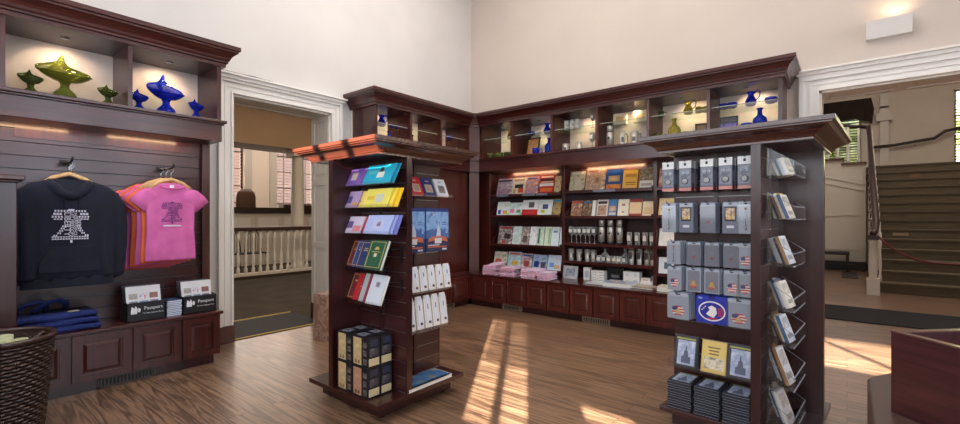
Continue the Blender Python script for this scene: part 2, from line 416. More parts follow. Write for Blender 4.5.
def grille(t, f, a0, a1, z0, z1, m, name='vent'):
    mb = MB(); mb.fbox(f, a0, a1, 0, .004, z0, z1, blackm)
    for q in ((a0, a1, z0, z0+.009), (a0, a1, z1-.009, z1), (a0, a0+.012, z0, z1), (a1-.012, a1, z0, z1)): mb.fbox(f, q[0], q[1], .004, .01, q[2], q[3], m)
    n = int((a1-a0)/.022)
    for k in range(1, n): a = a0+(a1-a0)*k/n; mb.fbox(f, a-.004, a+.004, .004, .009, z0, z1, m)
    return part(mb, name, t, world=True)
def slat_panel(f, a0, a1, z0, z1, m, step=.1, th=.02, back=.012):
    mb = MB(); mb.fbox(f, a0, a1, 0, back, z0, z1, plain((70, 66, 72), .4, .5)); z = z0
    while z < z1-.01: mb.fbox(f, a0, a1, back, back+th, z+.004, min(z+step-.004, z1), m); z += step
    return mb
ZB = .465   # bench top
# --- wall cabinet with shirts
LC = thing('wall_cabinet', 'tall dark wood wall cabinet with slatwall, lit display niches and bench beside the courtroom doorway', 'cabinet', (-4.7, .7, 0))
Y0, Y1 = -.9, 1.70
fd = lambda xf: (lambda a, d, z: (xf+d, a, z))
part(MB().box(-4.99, -4.375, .37, 1.65, .085, ZB-.03, woodY), 'bench_box', LC, world=True)
part(MB().box(-4.99, -4.41, .37, 1.61, 0, .085, woodD), 'toe_kick', LC, world=True)
part(MB().box(-4.99, -4.345, .37, 1.67, ZB-.028, ZB, woodY), 'bench_top', LC, world=True, bevel=.006)
for a0, a1 in ((.385, .635), (.65, .995), (1.012, 1.337), (1.355, 1.642)): raised_door(LC, fd(-4.375), a0, a1, .09, .43, woodZ, woodZ)
grille(LC, fd(-4.41), .80, 1.17, .004, .075, plain((84, 80, 78), .5, .5))
part(slat_panel(fd(-4.80), Y0, 1.64, ZB, 2.02, woodSY), 'slatwall', LC, world=True)
w = MB(); w.box(-4.99, -4.72, 1.64, 1.685, ZB, 2.0, woodZ); w.box(-4.735, -4.715, 1.625, 1.69, ZB, 2.0, woodZ); part(w, 'stile', LC, world=True, bevel=.003)
w = MB(); w.box(-4.99, -4.46, Y0, Y1, 2.0, 2.165, woodY); part(w, 'apron', LC, world=True, bevel=.004)
w = MB(); w.box(-4.99, -4.42, Y0, Y1+.03, 2.165, 2.19, woodY); w.box(-4.99, -4.44, Y0, Y1+.015, 2.150, 2.165, woodY); part(w, 'ledge', LC, world=True, bevel=.004)
for a0, a1 in ((.295, .325), (1.005, 1.035), (1.665, 1.70)): part(MB().box(-4.955, -4.48, a0, a1, 2.19, 2.70, woodZ), 'divider', LC, world=True)
part(MB().box(-4.98, -4.955, Y0, 1.70, 2.19, 2.70, linen), 'niche_back', LC, 'pale fabric niche back', world=True)
w = MB(); w.box(-4.99, -4.48, Y0, Y1, 2.70, 2.72, woodY); part(w, 'niche_top', LC, world=True)
w = MB(); w.sweep([(-4.48, Y0), (-4.48, Y1), (-4.99, Y1)][::1], crown_prof(2.69), woodY); part(w, 'crown', LC, world=True)
for y in (.66, 1.36):
    part(MB().lathe([(.028, 2.694), (.028, 2.70)], chrome, (-4.72, y, 0)), 'puck_light', LC, world=True)

# --- corner run: base cabinets, worktop, bookcase
fBd = lambda yf: (lambda a, d, z: (a, yf-d, z))
TX = -4.375; TY = 5.125
def base_unit(label, a0, a1, seams, f, back, vent=None, horiz=True):
    c = f((a0+a1)/2, 0, 0); t = thing('base_cabinet', label, 'cabinet', c, group='fitted base cabinets')
    part(MB().fbox(f, a0+.001, a1-.001, -back, 0, .085, ZB-.03, woodZ), 'carcass', t, world=True)
    part(MB().fbox(f, a0+.001, a1-.001, -back, -.035, 0, .085, woodD), 'toe_kick', t, world=True)
    for s0, s1 in zip(seams, seams[1:]): raised_door(t, f, s0+.006, s1-.006, .09, .43)
    if vent: grille(t, lambda a, d, z: f(a, d-.035, z), vent[0], vent[1], .004, .07, plain((168, 150, 128), .5, .4))
    return t
fS = fd(TX)
base_unit('dark panelled base cabinet under the side wall shelves, beside the folded doorway panelling', 3.50, 4.22, (3.5, 3.86, 4.22), fS, .61)
base_unit('dark panelled base cabinet on the side wall, ending at the room corner', 4.22, 5.125, (4.225, 4.47, 4.714, 5.12), fS, .61, (4.5, 4.8))
U = [(-4.375, -3.69, (-4.32, -3.998, -3.692), None, 'panelled base cabinet under the children’s book bay, next to the room corner'),
     (-3.69, -3.048, (-3.68, -3.361, -3.05), (-3.80, -3.46), 'panelled base cabinet with a brighter door under the pink shirt stacks'),
     (-3.048, -2.40, (-3.04, -2.714, -2.40), None, 'panelled base cabinet under the small silver picture frame'),
     (-2.40, -1.755, (-2.392, -2.063, -1.757), (-2.56, -2.2), 'panelled base cabinet under the blue boxed book on the worktop'),
     (-1.755, -1.1, (-1.75, -1.42, -1.1), None, 'panelled base cabinet partly hidden behind the souvenir stand'),
     (-1.1, -.5, (-1.09, -.79, -.51), None, 'panelled base cabinet at the stair doorway end of the run')]
for a0, a1, s, v, l in U: base_unit(l.replace('’', "'"), a0, a1, s, fBd(TY), .74, None)
for v0, v1 in ((-3.80, -3.46), (-2.56, -2.2)):
    t = thing('floor_vent', 'pale metal vent grille in the toe kick below the ' + ('pink shirt stacks' if v0 < -3 else 'blue boxed book'), 'vent', (v0, TY+.03, 0), group='toe kick vents')
    grille(t, fBd(TY+.034), v0, v1, .004, .074, plain((168, 150, 128), .5, .4), 'grate')
w = MB(); w.prism([(-4.99, 3.46), (-4.35, 3.46), (-4.35, 5.10), (-.48, 5.10), (-.48, 5.87), (-4.99, 5.87)], lambda u, v, k: (u, v, ZB-.028+.028*k), woodX)
solo(w, 'worktop', 'continuous dark wood worktop turning the corner above the base cabinets', 'worktop', (-2.5, 5.4, ZB), world=True)

BC = thing('corner_bookcase', 'fitted dark wood corner bookcase with lit display niches and crown moulding', 'bookcase', (-2.6, 5.7, ZB))
BK = 5.80
part(MB().box(-4.45, -.5, BK, BK+.06, ZB, 2.02, woodD), 'back_panel', BC, world=True)
part(MB().box(-4.99, -4.80, 3.49, 5.86, ZB, 2.02, woodD), 'back_panel', BC, world=True)
for x in (-4.377, -3.066, -1.809, -.52): part(MB().box(x-.022, x+.022, 5.58, BK, ZB, 2.0, woodZ), 'upright', BC, world=True, bevel=.003)
for y in (3.50, 4.05, 4.62): part(MB().box(-4.80, -4.62, y-.02, y+.02, ZB, 2.0, woodZ), 'upright', BC, world=True)
# plain corner panels and canted stile
w = MB(); w.box(-4.62, -4.60, 4.66, 5.32, ZB, 2.0, woodR); w.box(-4.62, -4.40, 5.60, 5.62, ZB, 2.0, woodR)
part(w, 'corner_panel', BC, world=True)
w = MB(); n = Vector((.707, -.707)); c = Vector((-4.44, 5.29))
def cant(z0, z1, hw, d0, d1):
    tv = Vector((.707, .707)); p = [c+tv*a+n*d for a, d in ((-hw, d0), (hw, d0), (hw, d1), (-hw, d1))]
    w.prism([(q.x, q.y) for q in p], lambda u, v, k: (u, v, z0+(z1-z0)*k), woodZ)
cant(ZB, 2.0, .075, -.04, .0); cant(2.19, 2.70, .085, -.04, .0)
part(w, 'corner_stile', BC, world=True)
part(MB().box(-4.35, -.54, BK-.012, BK, 1.915, 2.0, woodR), 'glow_rail', BC, world=True)  # strip in lighter wood than the back panel, added to carry the warm glow
part(MB().box(-4.768, -4.760, .39, 1.63, 1.90, 2.0, woodR), 'glow_rail', LC, world=True)  # same lighter strip, glow put into its tone, over the slatwall
# shelves
SH1 = (1.645, 1.33, .89, .545); SH2 = (1.66, 1.313, .945, .70); SH3 = (1.66, 1.32, .95, .62)
def shelf(x0, x1, z):
    mb = MB(); mb.box(x0+.022, x1-.022, 5.56, BK, z-.022, z, woodX); mb.box(x0+.022, x1-.022, 5.545, 5.56, z-.026, z+.012, woodX); part(mb, 'shelf', BC, world=True)
for z in SH1: shelf(-4.377, -3.066, z)
for z in SH2: shelf(-3.066, -1.809, z)
for z in SH3: shelf(-1.809, -.52, z)
for z in (.9, 1.33, 1.66):
    for y0, y1 in ((3.52, 4.03), (4.07, 4.60)): part(MB().box(-4.80, -4.64, y0, y1, z-.022, z, woodY), 'shelf', BC, world=True)
# curved cheek pieces at the shelf ends
for x, zz in ((-4.345, SH1[:3]), (-3.03, SH2[:2]), (-3.10, SH1[:3]), (-1.84, SH2[:2])):
    for z in zz:
        pr = [(5.555, z), (5.79, z), (5.79, z+.20), (5.76, z+.20), (5.74, z+.13), (5.68, z+.10), (5.65, z+.04), (5.555, z+.03)]
        part(MB().prism(pr, lambda u, v, k, x=x: (x+.018*k-.009, u, v), woodZ), 'shelf_cheek', BC, world=True)
# apron, ledge, niches
def bandprism(o, z0, z1, m, nm, inner=.5):
    x = -4.48+o; y = 5.33-o; c0 = .10+.0*o
    pts = [(-4.99, 3.462-o*.6), (x, 3.462-o*.6), (x, y-c0), (x+c0, y), (-.5+o*.6, y), (-.5+o*.6, 5.87), (-4.99, 5.87)]
    part(MB().prism(pts, lambda u, v, k: (u, v, z0+(z1-z0)*k), m), nm, BC, world=True)
bandprism(.025, 2.0, 2.165, woodX, 'apron'); bandprism(.06, 2.165, 2.19, woodX, 'ledge'); bandprism(0, 2.70, 2.72, woodX, 'niche_top')
part(MB().box(-4.99, -.5, 5.845, 5.87, 2.19, 2.70, cream), 'niche_back', BC, 'cream niche back', world=True)
part(MB().box(-4.99, -4.965, 3.462, 5.845, 2.19, 2.70, cream), 'niche_back', BC, 'cream niche back', world=True)
NX = [-4.415, -3.776, -3.112, -2.46, -1.815, -1.166, -.515]
for x in NX[1:]: part(MB().box(x-.016, x+.016, 5.34, 5.845, 2.19, 2.70, woodR if x < -.6 else woodZ), 'divider', BC, world=True)
part(MB().box(-4.36, -4.335, 5.36, 5.845, 2.19, 2.70, woodR), 'divider', BC, world=True)
NY = [3.478, 4.05, 4.62, 5.22]
for y in NY: part(MB().box(-4.965, -4.49, y-.016, y+.016, 2.19, 2.70, woodR if y > 3.6 else woodZ), 'divider', BC, world=True)
w = MB(); w.sweep([(-4.99, 3.462), (-4.48, 3.462), (-4.48, 5.23), (-4.38, 5.33), (-.5, 5.33), (-.5, 5.87)], crown_prof(2.69), woodX); part(w, 'crown', BC, world=True)
for x0, x1 in zip(NX, NX[1:]):
    g = part(MB().box(x0+.02 if x0 > -4.4 else -4.33, x1-.02, 5.40, 5.84, 2.494, 2.50, shelfg), 'glass_shelf', BC, 'clear glass shelf', world=True)
    obj(MB().box(x0+.02 if x0 > -4.4 else -4.33, x1-.02, 5.397, 5.401, 2.493, 2.501, glassE), 'polished_edge', g, off=tuple(BC.location))
    part(MB().lathe([(.028, 2.694), (.028, 2.70)], chrome, ((x0+x1)/2, 5.56, 0)), 'puck_light', BC, world=True)
for y0, y1 in zip(NY, NY[1:]):
    g = part(MB().box(-4.96, -4.55, y0+.02, y1-.02, 2.494, 2.50, shelfg), 'glass_shelf', BC, 'clear glass shelf', world=True)
    obj(MB().box(-4.551, -4.547, y0+.02, y1-.02, 2.493, 2.501, glassE), 'polished_edge', g, off=tuple(BC.location))

# ------------------------------------------------------------------ islands
class Isl:
    def __init__(s, c, rot, mirror): s.c = Vector((c[0], c[1], 0)); s.a = R(rot); s.k = -1 if mirror else 1
    def at(s, x, y, z=0): return (s.c.x+x*cos(s.a)-y*sin(s.a), s.c.y+x*sin(s.a)+y*cos(s.a), z)
I1 = Isl((-2.645, 2.15), 0, False); I2 = Isl((-.493, 3.238), -4, True)
ZP = .13
def island(I, label, toe):
    t = thing('display_stand', label, 'display stand', I.at(0, 0), I.a, 'four sided slatwall stands')
    part(MB().box(-toe, toe, -toe, toe, .02, .10, woodD), 'toe_base', t)
    f = MB()
    for sx in (-1, 1):
        for sy in (-1, 1): f.lathe([(.03, 0), (.03, .02)], black, (sx*(toe-.05), sy*(toe-.05), 0), 10)
    part(f, 'foot', t)
    hp = .40 if I is I1 else .388
    part(MB().box(-hp, hp, -hp, hp, .10, ZP, woodDX), 'base_plate', t, bevel=.003)
    L, c0, c1, e = .40, .145, .165, (.385 if I is I1 else .375)
    k = I.k
    for q in range(4):           # pinwheel: each panel covers one side of the core and runs past one corner
        a = q*pi/2
        def f(u, d, z, a=a): x, y = u*k, -d; return (x*cos(a)-y*sin(a), x*sin(a)+y*cos(a), z)
        mb = MB(); mb.fbox(f, -c0-.02, e, c0-.03, c0-.006, ZP, 1.70, woodD)
        mb.fbox(f, e-.004, e+.006, c0-.035, c0+.012, ZP, 1.70, woodD)
        z = ZP; n = 0
        while z < 1.68:
            mb.fbox(f, -c0-.02, e-.004, c0-.006, c0+.0105, z+.001, z+.005, slotm)
            mb.fbox(f, -c0-.02, e-.004, c0-.006, c0+.010, z+.006, min(z+.099, 1.70), woodS if q % 2 == 0 else woodSY); z += .1
        part(mb, 'slatwall_panel', t)
    part(MB().box(-.385, .385, -.385, .385, 1.702, 1.715, woodDX), 'soffit', t)
    pr = [(-.02, 1.70), (.006, 1.70), (.006, 1.711), (.012, 1.714), (.016, 1.722), (.026, 1.733), (.042, 1.745), (.060, 1.753), (.072, 1.757), (.074, 1.763), (.088, 1.766), (.088, 1.772), (.100, 1.775), (.100, 1.797), (-.02, 1.797)]
    w = MB(); w.sweep([(-.385, -.385), (.385, -.385), (.385, .385), (-.385, .385)], pr, woodC, closed=True); part(w, 'crown', t)
    part(MB().box(-.41, .41, -.41, .41, 1.77, 1.794, woodDX), 'top_board', t)
    return t
S1 = island(I1, 'four sided slatwall stand with sunlit crown, holding folders, posters and boxed sets', .33)
S2 = island(I2, 'four sided slatwall stand hung with souvenir packs, near the stair doorway', .33)

# ------------------------------------------------------------------ books and flat goods
def book(name, cat, label, group, w, h, t, cover, arts, loc, rz=0., lean=-14., pages=True, spine=None):
    mb = MB(); c = .0018 if t > .008 else t/3
    if pages:
        mb.box(-w/2, w/2, 0, c, 0, h, cover); mb.box(-w/2, w/2, t-c, t, 0, h, cover); mb.box(-w/2, -w/2+c, 0, t, 0, h, spine or cover)
    else: mb.box(-w/2, w/2, 0, t, 0, h, cover)
    for u0, u1, v0, v1, m in arts:
        d = -.0004-.0002*arts.index((u0, u1, v0, v1, m)) if False else -.0006
        mb.quad([(-w/2+w*u0, d, h*v0), (-w/2+w*u1, d, h*v0), (-w/2+w*u1, d, h*v1), (-w/2+w*u0, d, h*v1)], m)
    l = R(lean); o = solo(mb, name, label, cat, (loc[0], loc[1], loc[2]+abs(sin(l))*t), (l, 0, rz), group)
    if pages: obj(MB().box(-w/2+c, w/2-.002, c, t-c, .002, h-.002, paper), 'page_block', o, 'cream page edges', off=(0, 0, 0))
    return o
def P(*c): return plain(c, .4)
def layers(arts):
    return arts
BG = 'books face out on the back wall shelves'
def row(bay, shelfname, z, specs, name='book', cat='book', group=BG, y=5.60, lean=-14):
    n = len(specs)
    for i, (x0, x1, h, cover, arts, desc) in enumerate(specs):
        lab = '%s, %s from the corner, %s, %s' % (desc, ORD[i], shelfname, bay)
        book(name, cat, lab, group, x1-x0-.006, h, .014+.004*(i % 3), cover, arts, ((x0+x1)/2, y+.004*(i % 2), z+.001), 0, lean, pages=False)
b1, b2 = 'corner bay', 'middle bay'
pk = lambda *c: pic(c, 16.)
skyp = pk((210, 200, 190), (90, 110, 160), (240, 236, 230)); redp = P(190, 44, 34); wht = P(236, 232, 226); dk = P(34, 30, 34)
row(b1, 'top shelf', SH1[0], [
    (-4.25, -3.965, .265, pk((226, 206, 200), (160, 140, 160), (236, 226, 222)), [(.05, .95, .80, .92, P(60, 50, 60)), (.1, .9, .1, .35, pk((110, 80, 120), (200, 170, 170)))], 'pale picture book with a dark title'),
    (-3.965, -3.73, .265, pk((240, 236, 220), (226, 220, 210), (230, 190, 70)), [(.2, .85, .38, .6, P(40, 44, 40)), (.5, .9, .1, .38, P(214, 84, 40)), (.1, .3, .08, .3, P(200, 170, 40)), (.1, .9, .8, .92, P(190, 160, 110))], 'white book with a bird picture'),
    (-3.725, -3.50, .265, pk((240, 220, 190), (150, 130, 190), (230, 160, 70), (240, 230, 220)), [(.1, .9, .84, .94, P(90, 80, 140))], 'pale book with purple and orange figures'),
    (-3.49, -3.235, .275, redp, [(.08, .92, .68, .82, P(60, 26, 30)), (.05, .95, .40, .56, wht), (.1, .9, .60, .66, P(240, 210, 190)), (.12, .88, .1, .3, P(226, 120, 60)), (.1, .9, .88, .95, P(240, 220, 200))], 'bright red book with white bands'),
    (-3.23, -3.12, .25, pk((60, 90, 60), (220, 200, 150), (190, 80, 40)), [], 'slim green and tan book')])
row(b1, 'second shelf', SH1[1], [
    (-4.25, -4.02, .22, pk((206, 222, 236), (236, 240, 240), (190, 210, 120)), [(.1, .35, .1, .4, P(40, 80, 190)), (.5, .9, .12, .35, P(230, 170, 60))], 'pale blue picture book with bright figures'),
    (-4.02, -3.78, .20, pk((232, 238, 238), (214, 230, 230), (120, 170, 120)), [(.1, .4, .2, .5, P(230, 120, 150)), (.6, .9, .2, .45, P(110, 150, 90))], 'shorter white picture book'),
    (-3.78, -3.50, .235, P(226, 228, 224), [(.0, 1., 0, .38, P(206, 40, 44)), (.12, .88, .12, .3, P(226, 90, 90)), (.4, .75, .5, .85, P(84, 84, 90))], 'white book with a red lower band'),
    (-3.50, -3.265, .235, pk((236, 236, 232), (220, 226, 220), (226, 230, 236)), [(.3, .7, .4, .7, P(60, 70, 120)), (.2, .5, .15, .35, P(180, 190, 60))], 'white book with small blue emblem'),
    (-3.255, -3.12, .24, pk((40, 60, 60), (180, 150, 90), (60, 110, 110)), [(.1, .9, .82, .95, P(50, 150, 190))], 'dark green and brown book')])
row(b1, 'third shelf', SH1[2], [
    (-4.23, -3.965, .28, pk((226, 216, 208), (90, 80, 80), (236, 232, 226)), [(.45, .9, .3, .6, P(54, 44, 46)), (.1, .9, .86, .95, P(170, 40, 40)), (.3, .6, .05, .2, P(190, 60, 50))], 'large book with a dark horse rider'),
    (-3.96, -3.80, .28, pk((236, 240, 238), (200, 220, 214), (170, 190, 190)), [(.2, .8, .1, .5, P(190, 206, 196))], 'white and mint booklet'),
    (-3.795, -3.655, .275, pk((226, 222, 214), (130, 110, 100), (240, 236, 230)), [(.2, .8, .15, .5, P(96, 80, 76))], 'booklet with a brown portrait'),
    (-3.65, -3.52, .28, pk((206, 224, 234), (240, 240, 240), (150, 170, 190)), [], 'pale blue booklet'),
    (-3.515, -3.40, .28, pk((236, 238, 230), (180, 210, 180), (240, 240, 240)), [(.1, .4, .1, .9, P(70, 110, 90))], 'white booklet with a green stripe'),
    (-3.395, -3.285, .28, pk((230, 236, 226), (200, 220, 190), (244, 244, 240)), [(.6, .9, .1, .9, P(140, 180, 130))], 'pale green booklet'),
    (-3.28, -3.155, .28, pk((240, 240, 238), (206, 226, 230), (236, 236, 240)), [(.2, .8, .7, .8, P(100, 140, 180))], 'white booklet with a blue title line'),
    (-3.15, -3.10, .275, P(216, 222, 232), [], 'narrow pale grey booklet')], name='booklet', cat='book', lean=-12)
row(b1, 'bottom shelf', SH1[3], [
    (-4.31, -4.06, .23, pk((150, 160, 130), (230, 220, 200), (90, 110, 80)), [(.1, .6, .1, .5, P(200, 90, 80)), (.1, .9, .84, .94, P(236, 230, 220))], 'magazine with green trees and figures'),
    (-4.05, -3.80, .235, pk((236, 226, 200), (150, 190, 210), (240, 236, 224)), [(.3, .8, .15, .4, P(210, 170, 70)), (.1, .9, .82, .93, P(220, 90, 70))], 'cream magazine with a small scene'),
    (-3.79, -3.605, .22, pk((220, 226, 236), (190, 160, 150), (90, 110, 150)), [(.25, .75, .1, .5, P(150, 60, 60)), (.1, .9, .8, .92, P(60, 90, 160))], 'magazine with a child in a red coat'),
    (-3.595, -3.35, .215, pk((60, 84, 150), (170, 190, 220), (90, 110, 90)), [(.1, .45, .15, .55, P(30, 50, 120)), (.6, .9, .1, .5, P(80, 60, 70))], 'magazine with a deep blue scene'),
    (-3.34, -3.12, .22, pk((226, 236, 240), (190, 214, 236), (226, 210, 180)), [(.15, .5, .2, .5, P(110, 150, 210)), (.5, .9, .1, .35, P(214, 170, 130))], 'pale blue magazine')], name='magazine', cat='magazine')
gold = P(226, 190, 110)
row(b2, 'top shelf', SH2[0], [
    (-2.99, -2.76, .285, pk((150, 140, 110), (210, 196, 160), (96, 100, 76)), [(.35, .75, .25, .6, P(206, 196, 170)), (.1, .9, .85, .95, P(226, 216, 190))], 'sepia book with a country house'),
    (-2.75, -2.47, .295, pk((226, 200, 170), (170, 130, 100), (240, 226, 206)), [(.4, .8, .3, .75, P(190, 150, 110)), (.5, .7, .35, .6, P(110, 80, 66)), (.1, .6, .86, .95, P(150, 90, 70))], 'tan book with a doorway picture'),
    (-2.46, -2.24, .275, P(28, 66, 130), [(.08, .92, .82, .95, P(50, 110, 190)), (.15, .85, .40, .68, P(206, 170, 110)), (.3, .7, .45, .60, P(226, 200, 150)), (.05, .95, .05, .25, pk((200, 80, 30), (240, 170, 60)))], 'deep blue book with a golden building'),
    (-2.235, -2.02, .255, P(232, 180, 70), [(.15, .85, .62, .80, P(190, 130, 50)), (.2, .8, .3, .36, P(150, 90, 40)), (.2, .8, .2, .24, P(150, 90, 40)), (.9, 1., 0, 1, P(100, 70, 50))], 'golden yellow book'),
    (-2.015, -1.84, .265, P(226, 220, 206), [(0, 1, .38, .98, pk((196, 170, 120), (120, 100, 70), (210, 200, 180))), (.1, .9, .12, .25, P(180, 166, 150))], 'book with a landscape over a white band')])
row(b2, 'second shelf', SH2[1], [
    (-2.965, -2.80, .225, pk((190, 150, 110), (120, 80, 60), (226, 200, 170)), [(.05, .95, .86, .97, P(190, 60, 50))], 'tan book with a red title strip'),
    (-2.795, -2.66, .225, pk((150, 110, 80), (80, 60, 50), (214, 170, 120)), [(.1, .9, .82, .94, P(70, 110, 160))], 'brown book with a blue title strip'),
    (-2.655, -2.60, .22, P(226, 224, 216), [], 'slim white book'),
    (-2.59, -2.43, .23, P(226, 216, 206), [(.1, .9, .08, .66, pk((80, 60, 50), (190, 150, 120), (120, 90, 80))), (.1, .9, .74, .9, P(60, 50, 50))], 'white book with a brown group portrait'),
    (-2.425, -2.305, .23, P(80, 120, 160), [(.1, .9, .3, .6, pk((226, 200, 170), (150, 90, 60))), (.05, .95, .8, .95, P(50, 130, 180)), (.1, .9, .08, .22, P(206, 190, 170))], 'blue grey book'),
    (-2.30, -2.15, .225, pk((232, 220, 196), (240, 230, 208), (226, 210, 184)), [(.35, .65, .6, .75, P(170, 130, 100)), (.4, .6, .2, .3, P(180, 140, 110))], 'cream book'),
    (-2.145, -1.985, .225, P(226, 196, 150), [(0, 1, .82, 1, P(150, 50, 50)), (0, 1, 0, .16, P(150, 50, 50))], 'tan book with maroon bands'),
    (-1.98, -1.84, .225, P(226, 206, 170), [(0, 1, .84, 1, P(90, 70, 60)), (.1, .9, .1, .5, P(214, 184, 140))], 'cream and brown book')])
row('bay behind souvenir stand', 'top shelf', SH3[0], [(-1.78, -1.62, .25, pk((150, 60, 50), (226, 200, 170)), [], 'red and cream book')])
row('bay behind souvenir stand', 'second shelf', SH3[1], [(-1.78, -1.58, .22, pk((226, 206, 160), (206, 170, 110)), [], 'tan book')])
row('bay behind souvenir stand', 'bottom shelf', SH3[3], [(-1.78, -1.56, .20, P(226, 228, 230), [(.3, .7, .3, .7, P(80, 100, 120))], 'white card with a grey emblem')], lean=-8)
row('bay behind souvenir stand', 'third shelf', SH3[2], [(-1.78, -1.6, .22, pk((236, 230, 220), (214, 206, 196)), [], 'pale booklet')])
# shelf price strips
for x0, x1, z in ((-4.2, -3.98, SH1[0]), (-3.72, -3.5, SH1[0]), (-3.48, -3.3, SH1[0]), (-2.6, -2.3, SH2[0])):
    solo(MB().box(x0, x1, 5.540, 5.5445, z-.024, z+.008, P(120, 124, 136)), 'price_strip', 'grey price strip on the top shelf edge below ' + {-4.2: 'the pale picture book', -3.72: 'the purple figure book', -3.48: 'the bright red book', -2.6: 'the doorway book'}[x0], 'label', (x0, 5.54, z), group='shelf price strips', world=True)

# ------------------------------------------------------------------ drinkware on the middle bay
def wine_glass(label, loc, k=1.): 
    t = thing('wine_glass', label, 'glass', loc, 0, 'etched wine glasses')
    part(MB().lathe([(.034*k, 0), (.034*k, .003*k), (.006*k, .008*k), (.004*k, .05*k), (.004*k, .095*k)], g_clear, seg=14), 'stem', t)
    part(MB().lathe([(.004*k, .095*k), (.026*k, .112*k), (.038*k, .145*k), (.040*k, .17*k), (.034*k, .215*k), (.032*k, .215*k), (.036*k, .17*k), (.034*k, .145*k), (.022*k, .117*k), (.001*k, .104*k)], g_clear, seg=16), 'bowl', t)
    part(MB().quad([(-.02*k, -.040*k, .14*k), (.02*k, -.040*k, .14*k), (.022*k, -.0405*k, .185*k), (-.022*k, -.0405*k, .185*k)], plain((226, 226, 222), .6)), 'etched_print', t)
    return t
for i, x in enumerate((-2.985, -2.917, -2.85, -2.782, -2.715, -2.648)):
    wine_glass('wine glass, %s from the room corner in the wine glass row' % ORD[i], (x, 5.68+.012*(i % 2), SH2[2]+.001), 1.07)
def tumbler(label, loc, h=.17, r=.034, m=None, group='etched drinking glasses', cat='glass', name='drinking_glass', pm=None):
    t = thing(name, label, cat, loc, 0, group)
    part(MB().lathe([(r*.85, 0), (r*.9, .01), (r, h), (r-.003, h), (r*.85, .014)], m or g_clear, seg=18), 'body', t)
    part(MB().quad([(-r*.6, -r*1.02, h*.35), (r*.6, -r*1.02, h*.35), (r*.6, -r*1.02, h*.75), (-r*.6, -r*1.02, h*.75)], pm or plain((214, 206, 190), .5)), 'emblem', t)
    return t
for i, x in enumerate((-2.162, -2.061, -1.962, -1.875)):
    tumbler('tall clear glass, %s from the thermos flasks on the third shelf' % ORD[i], (x, 5.68, SH2[2]+.001))
def thermos(label, loc, h=.315, r=.042):
    t = thing('thermos_flask', label, 'thermos', loc, 0, 'steel thermos flasks')
    part(MB().lathe([(r, .03), (r, h*.70), (r*.92, h*.72)], steel, seg=20), 'body', t)
    part(MB().lathe([(r*1.03, 0), (r*1.03, .032)], black, seg=20), 'base_ring', t, 'black base ring')
    part(MB().lathe([(r*1.02, h*.70), (r*1.02, h*.735)], black, seg=20), 'collar', t, 'black collar')
    part(MB().lathe([(r*.86, h*.735), (r*.86, h*.97), (r*.72, h)], steel, seg=20), 'cup_lid', t)
    part(MB().lathe([(.016, 0), (.016, .002)], plain((60, 56, 52), .5), (0, 0, 0), 14), 'emblem', t).matrix_local = Matrix.Translation((0, -r-.0005, h*.45)) @ Matrix.Rotation(R(90), 4, 'X')
    return t
for i, x in enumerate((-2.541, -2.418, -2.296)): thermos('steel thermos flask, %s from the wine glasses' % ORD[i], (x, 5.68, SH2[2]+.001), .325)
def mug(label, loc, h=.11, r=.042, m=None, hm=None, group='mugs', rz=0, flare=1., handle=True, name='mug'):
    t = thing(name, label, 'mug', loc, rz, group)
    part(MB().lathe([(r*.94, 0), (r, .006), (r*flare, h), (r*flare-.004, h), (r-.005, .01)], m or white, seg=20), 'body', t)
    if handle: part(MB().tube([(r*.9, 0, h*.80), (r+.02, 0, h*.84), (r+.034, 0, h*.66), (r+.034, 0, h*.4), (r+.02, 0, h*.2), (r*.9, 0, h*.18)], .006, hm or m or white, 6), 'handle', t)
    part(MB().quad([(-r*.45, -r*1.03*flare, h*.3), (r*.45, -r*1.03*flare, h*.3), (r*.45, -r*1.03*flare, h*.62), (-r*.45, -r*1.03*flare, h*.62)], plain((84, 78, 76) if m is steel else (190, 176, 166), .5)), 'emblem', t)
    return t
for i, x in enumerate((-2.985, -2.862, -2.738, -2.652)):
    mug('steel travel mug with flared top, %s from the room corner on the fourth shelf' % ORD[i], (x, 5.67, SH2[3]+.001), .165, .034, steel, black, 'steel travel mugs', 20, 1.22, i != 3)
def decanter(label, loc):
    t = thing('decanter', label, 'decanter', loc, 0, 'clear decanters')
    part(MB().lathe([(.052, 0), (.058, .01), (.060, .07), (.045, .115), (.018, .135), (.016, .17), (.024, .185), (.02, .185), (.012, .165), (.012, .14), (.04, .11), (.054, .07), (.05, .012)], g_clear, seg=18), 'bottle', t)
    part(MB().lathe([(.011, .17), (.012, .19), (.024, .205), (.026, .225), (.012, .24)], g_clear, seg=12), 'stopper', t)
    part(MB().quad([(-.02, -.0615, .03), (.02, -.0615, .03), (.02, -.0615, .075), (-.02, -.0615, .075)], plain((226, 226, 222), .6)), 'etched_print', t)
decanter('clear glass decanter beside the steel travel mugs', (-2.50, 5.70, SH2[3]+.001))
decanter('clear glass decanter beside the steel tumblers', (-2.225, 5.70, SH2[3]+.001))
for i, x in enumerate((-2.545, -2.405, -2.33, -2.268)):
    tumbler('short clear tumbler, %s from the travel mugs, by the decanters' % ORD[i], (x, 5.615, SH2[3]+.001), .10, .036)
for i, x in enumerate((-2.136, -2.035, -1.937, -1.866)):
    tumbler('tall steel tumbler, %s from the decanters' % ORD[i], (x, 5.68, SH2[3]+.001), .215, .038, steel, 'steel tumblers', 'tumbler', 'steel_tumbler', plain((84, 70, 64), .5))
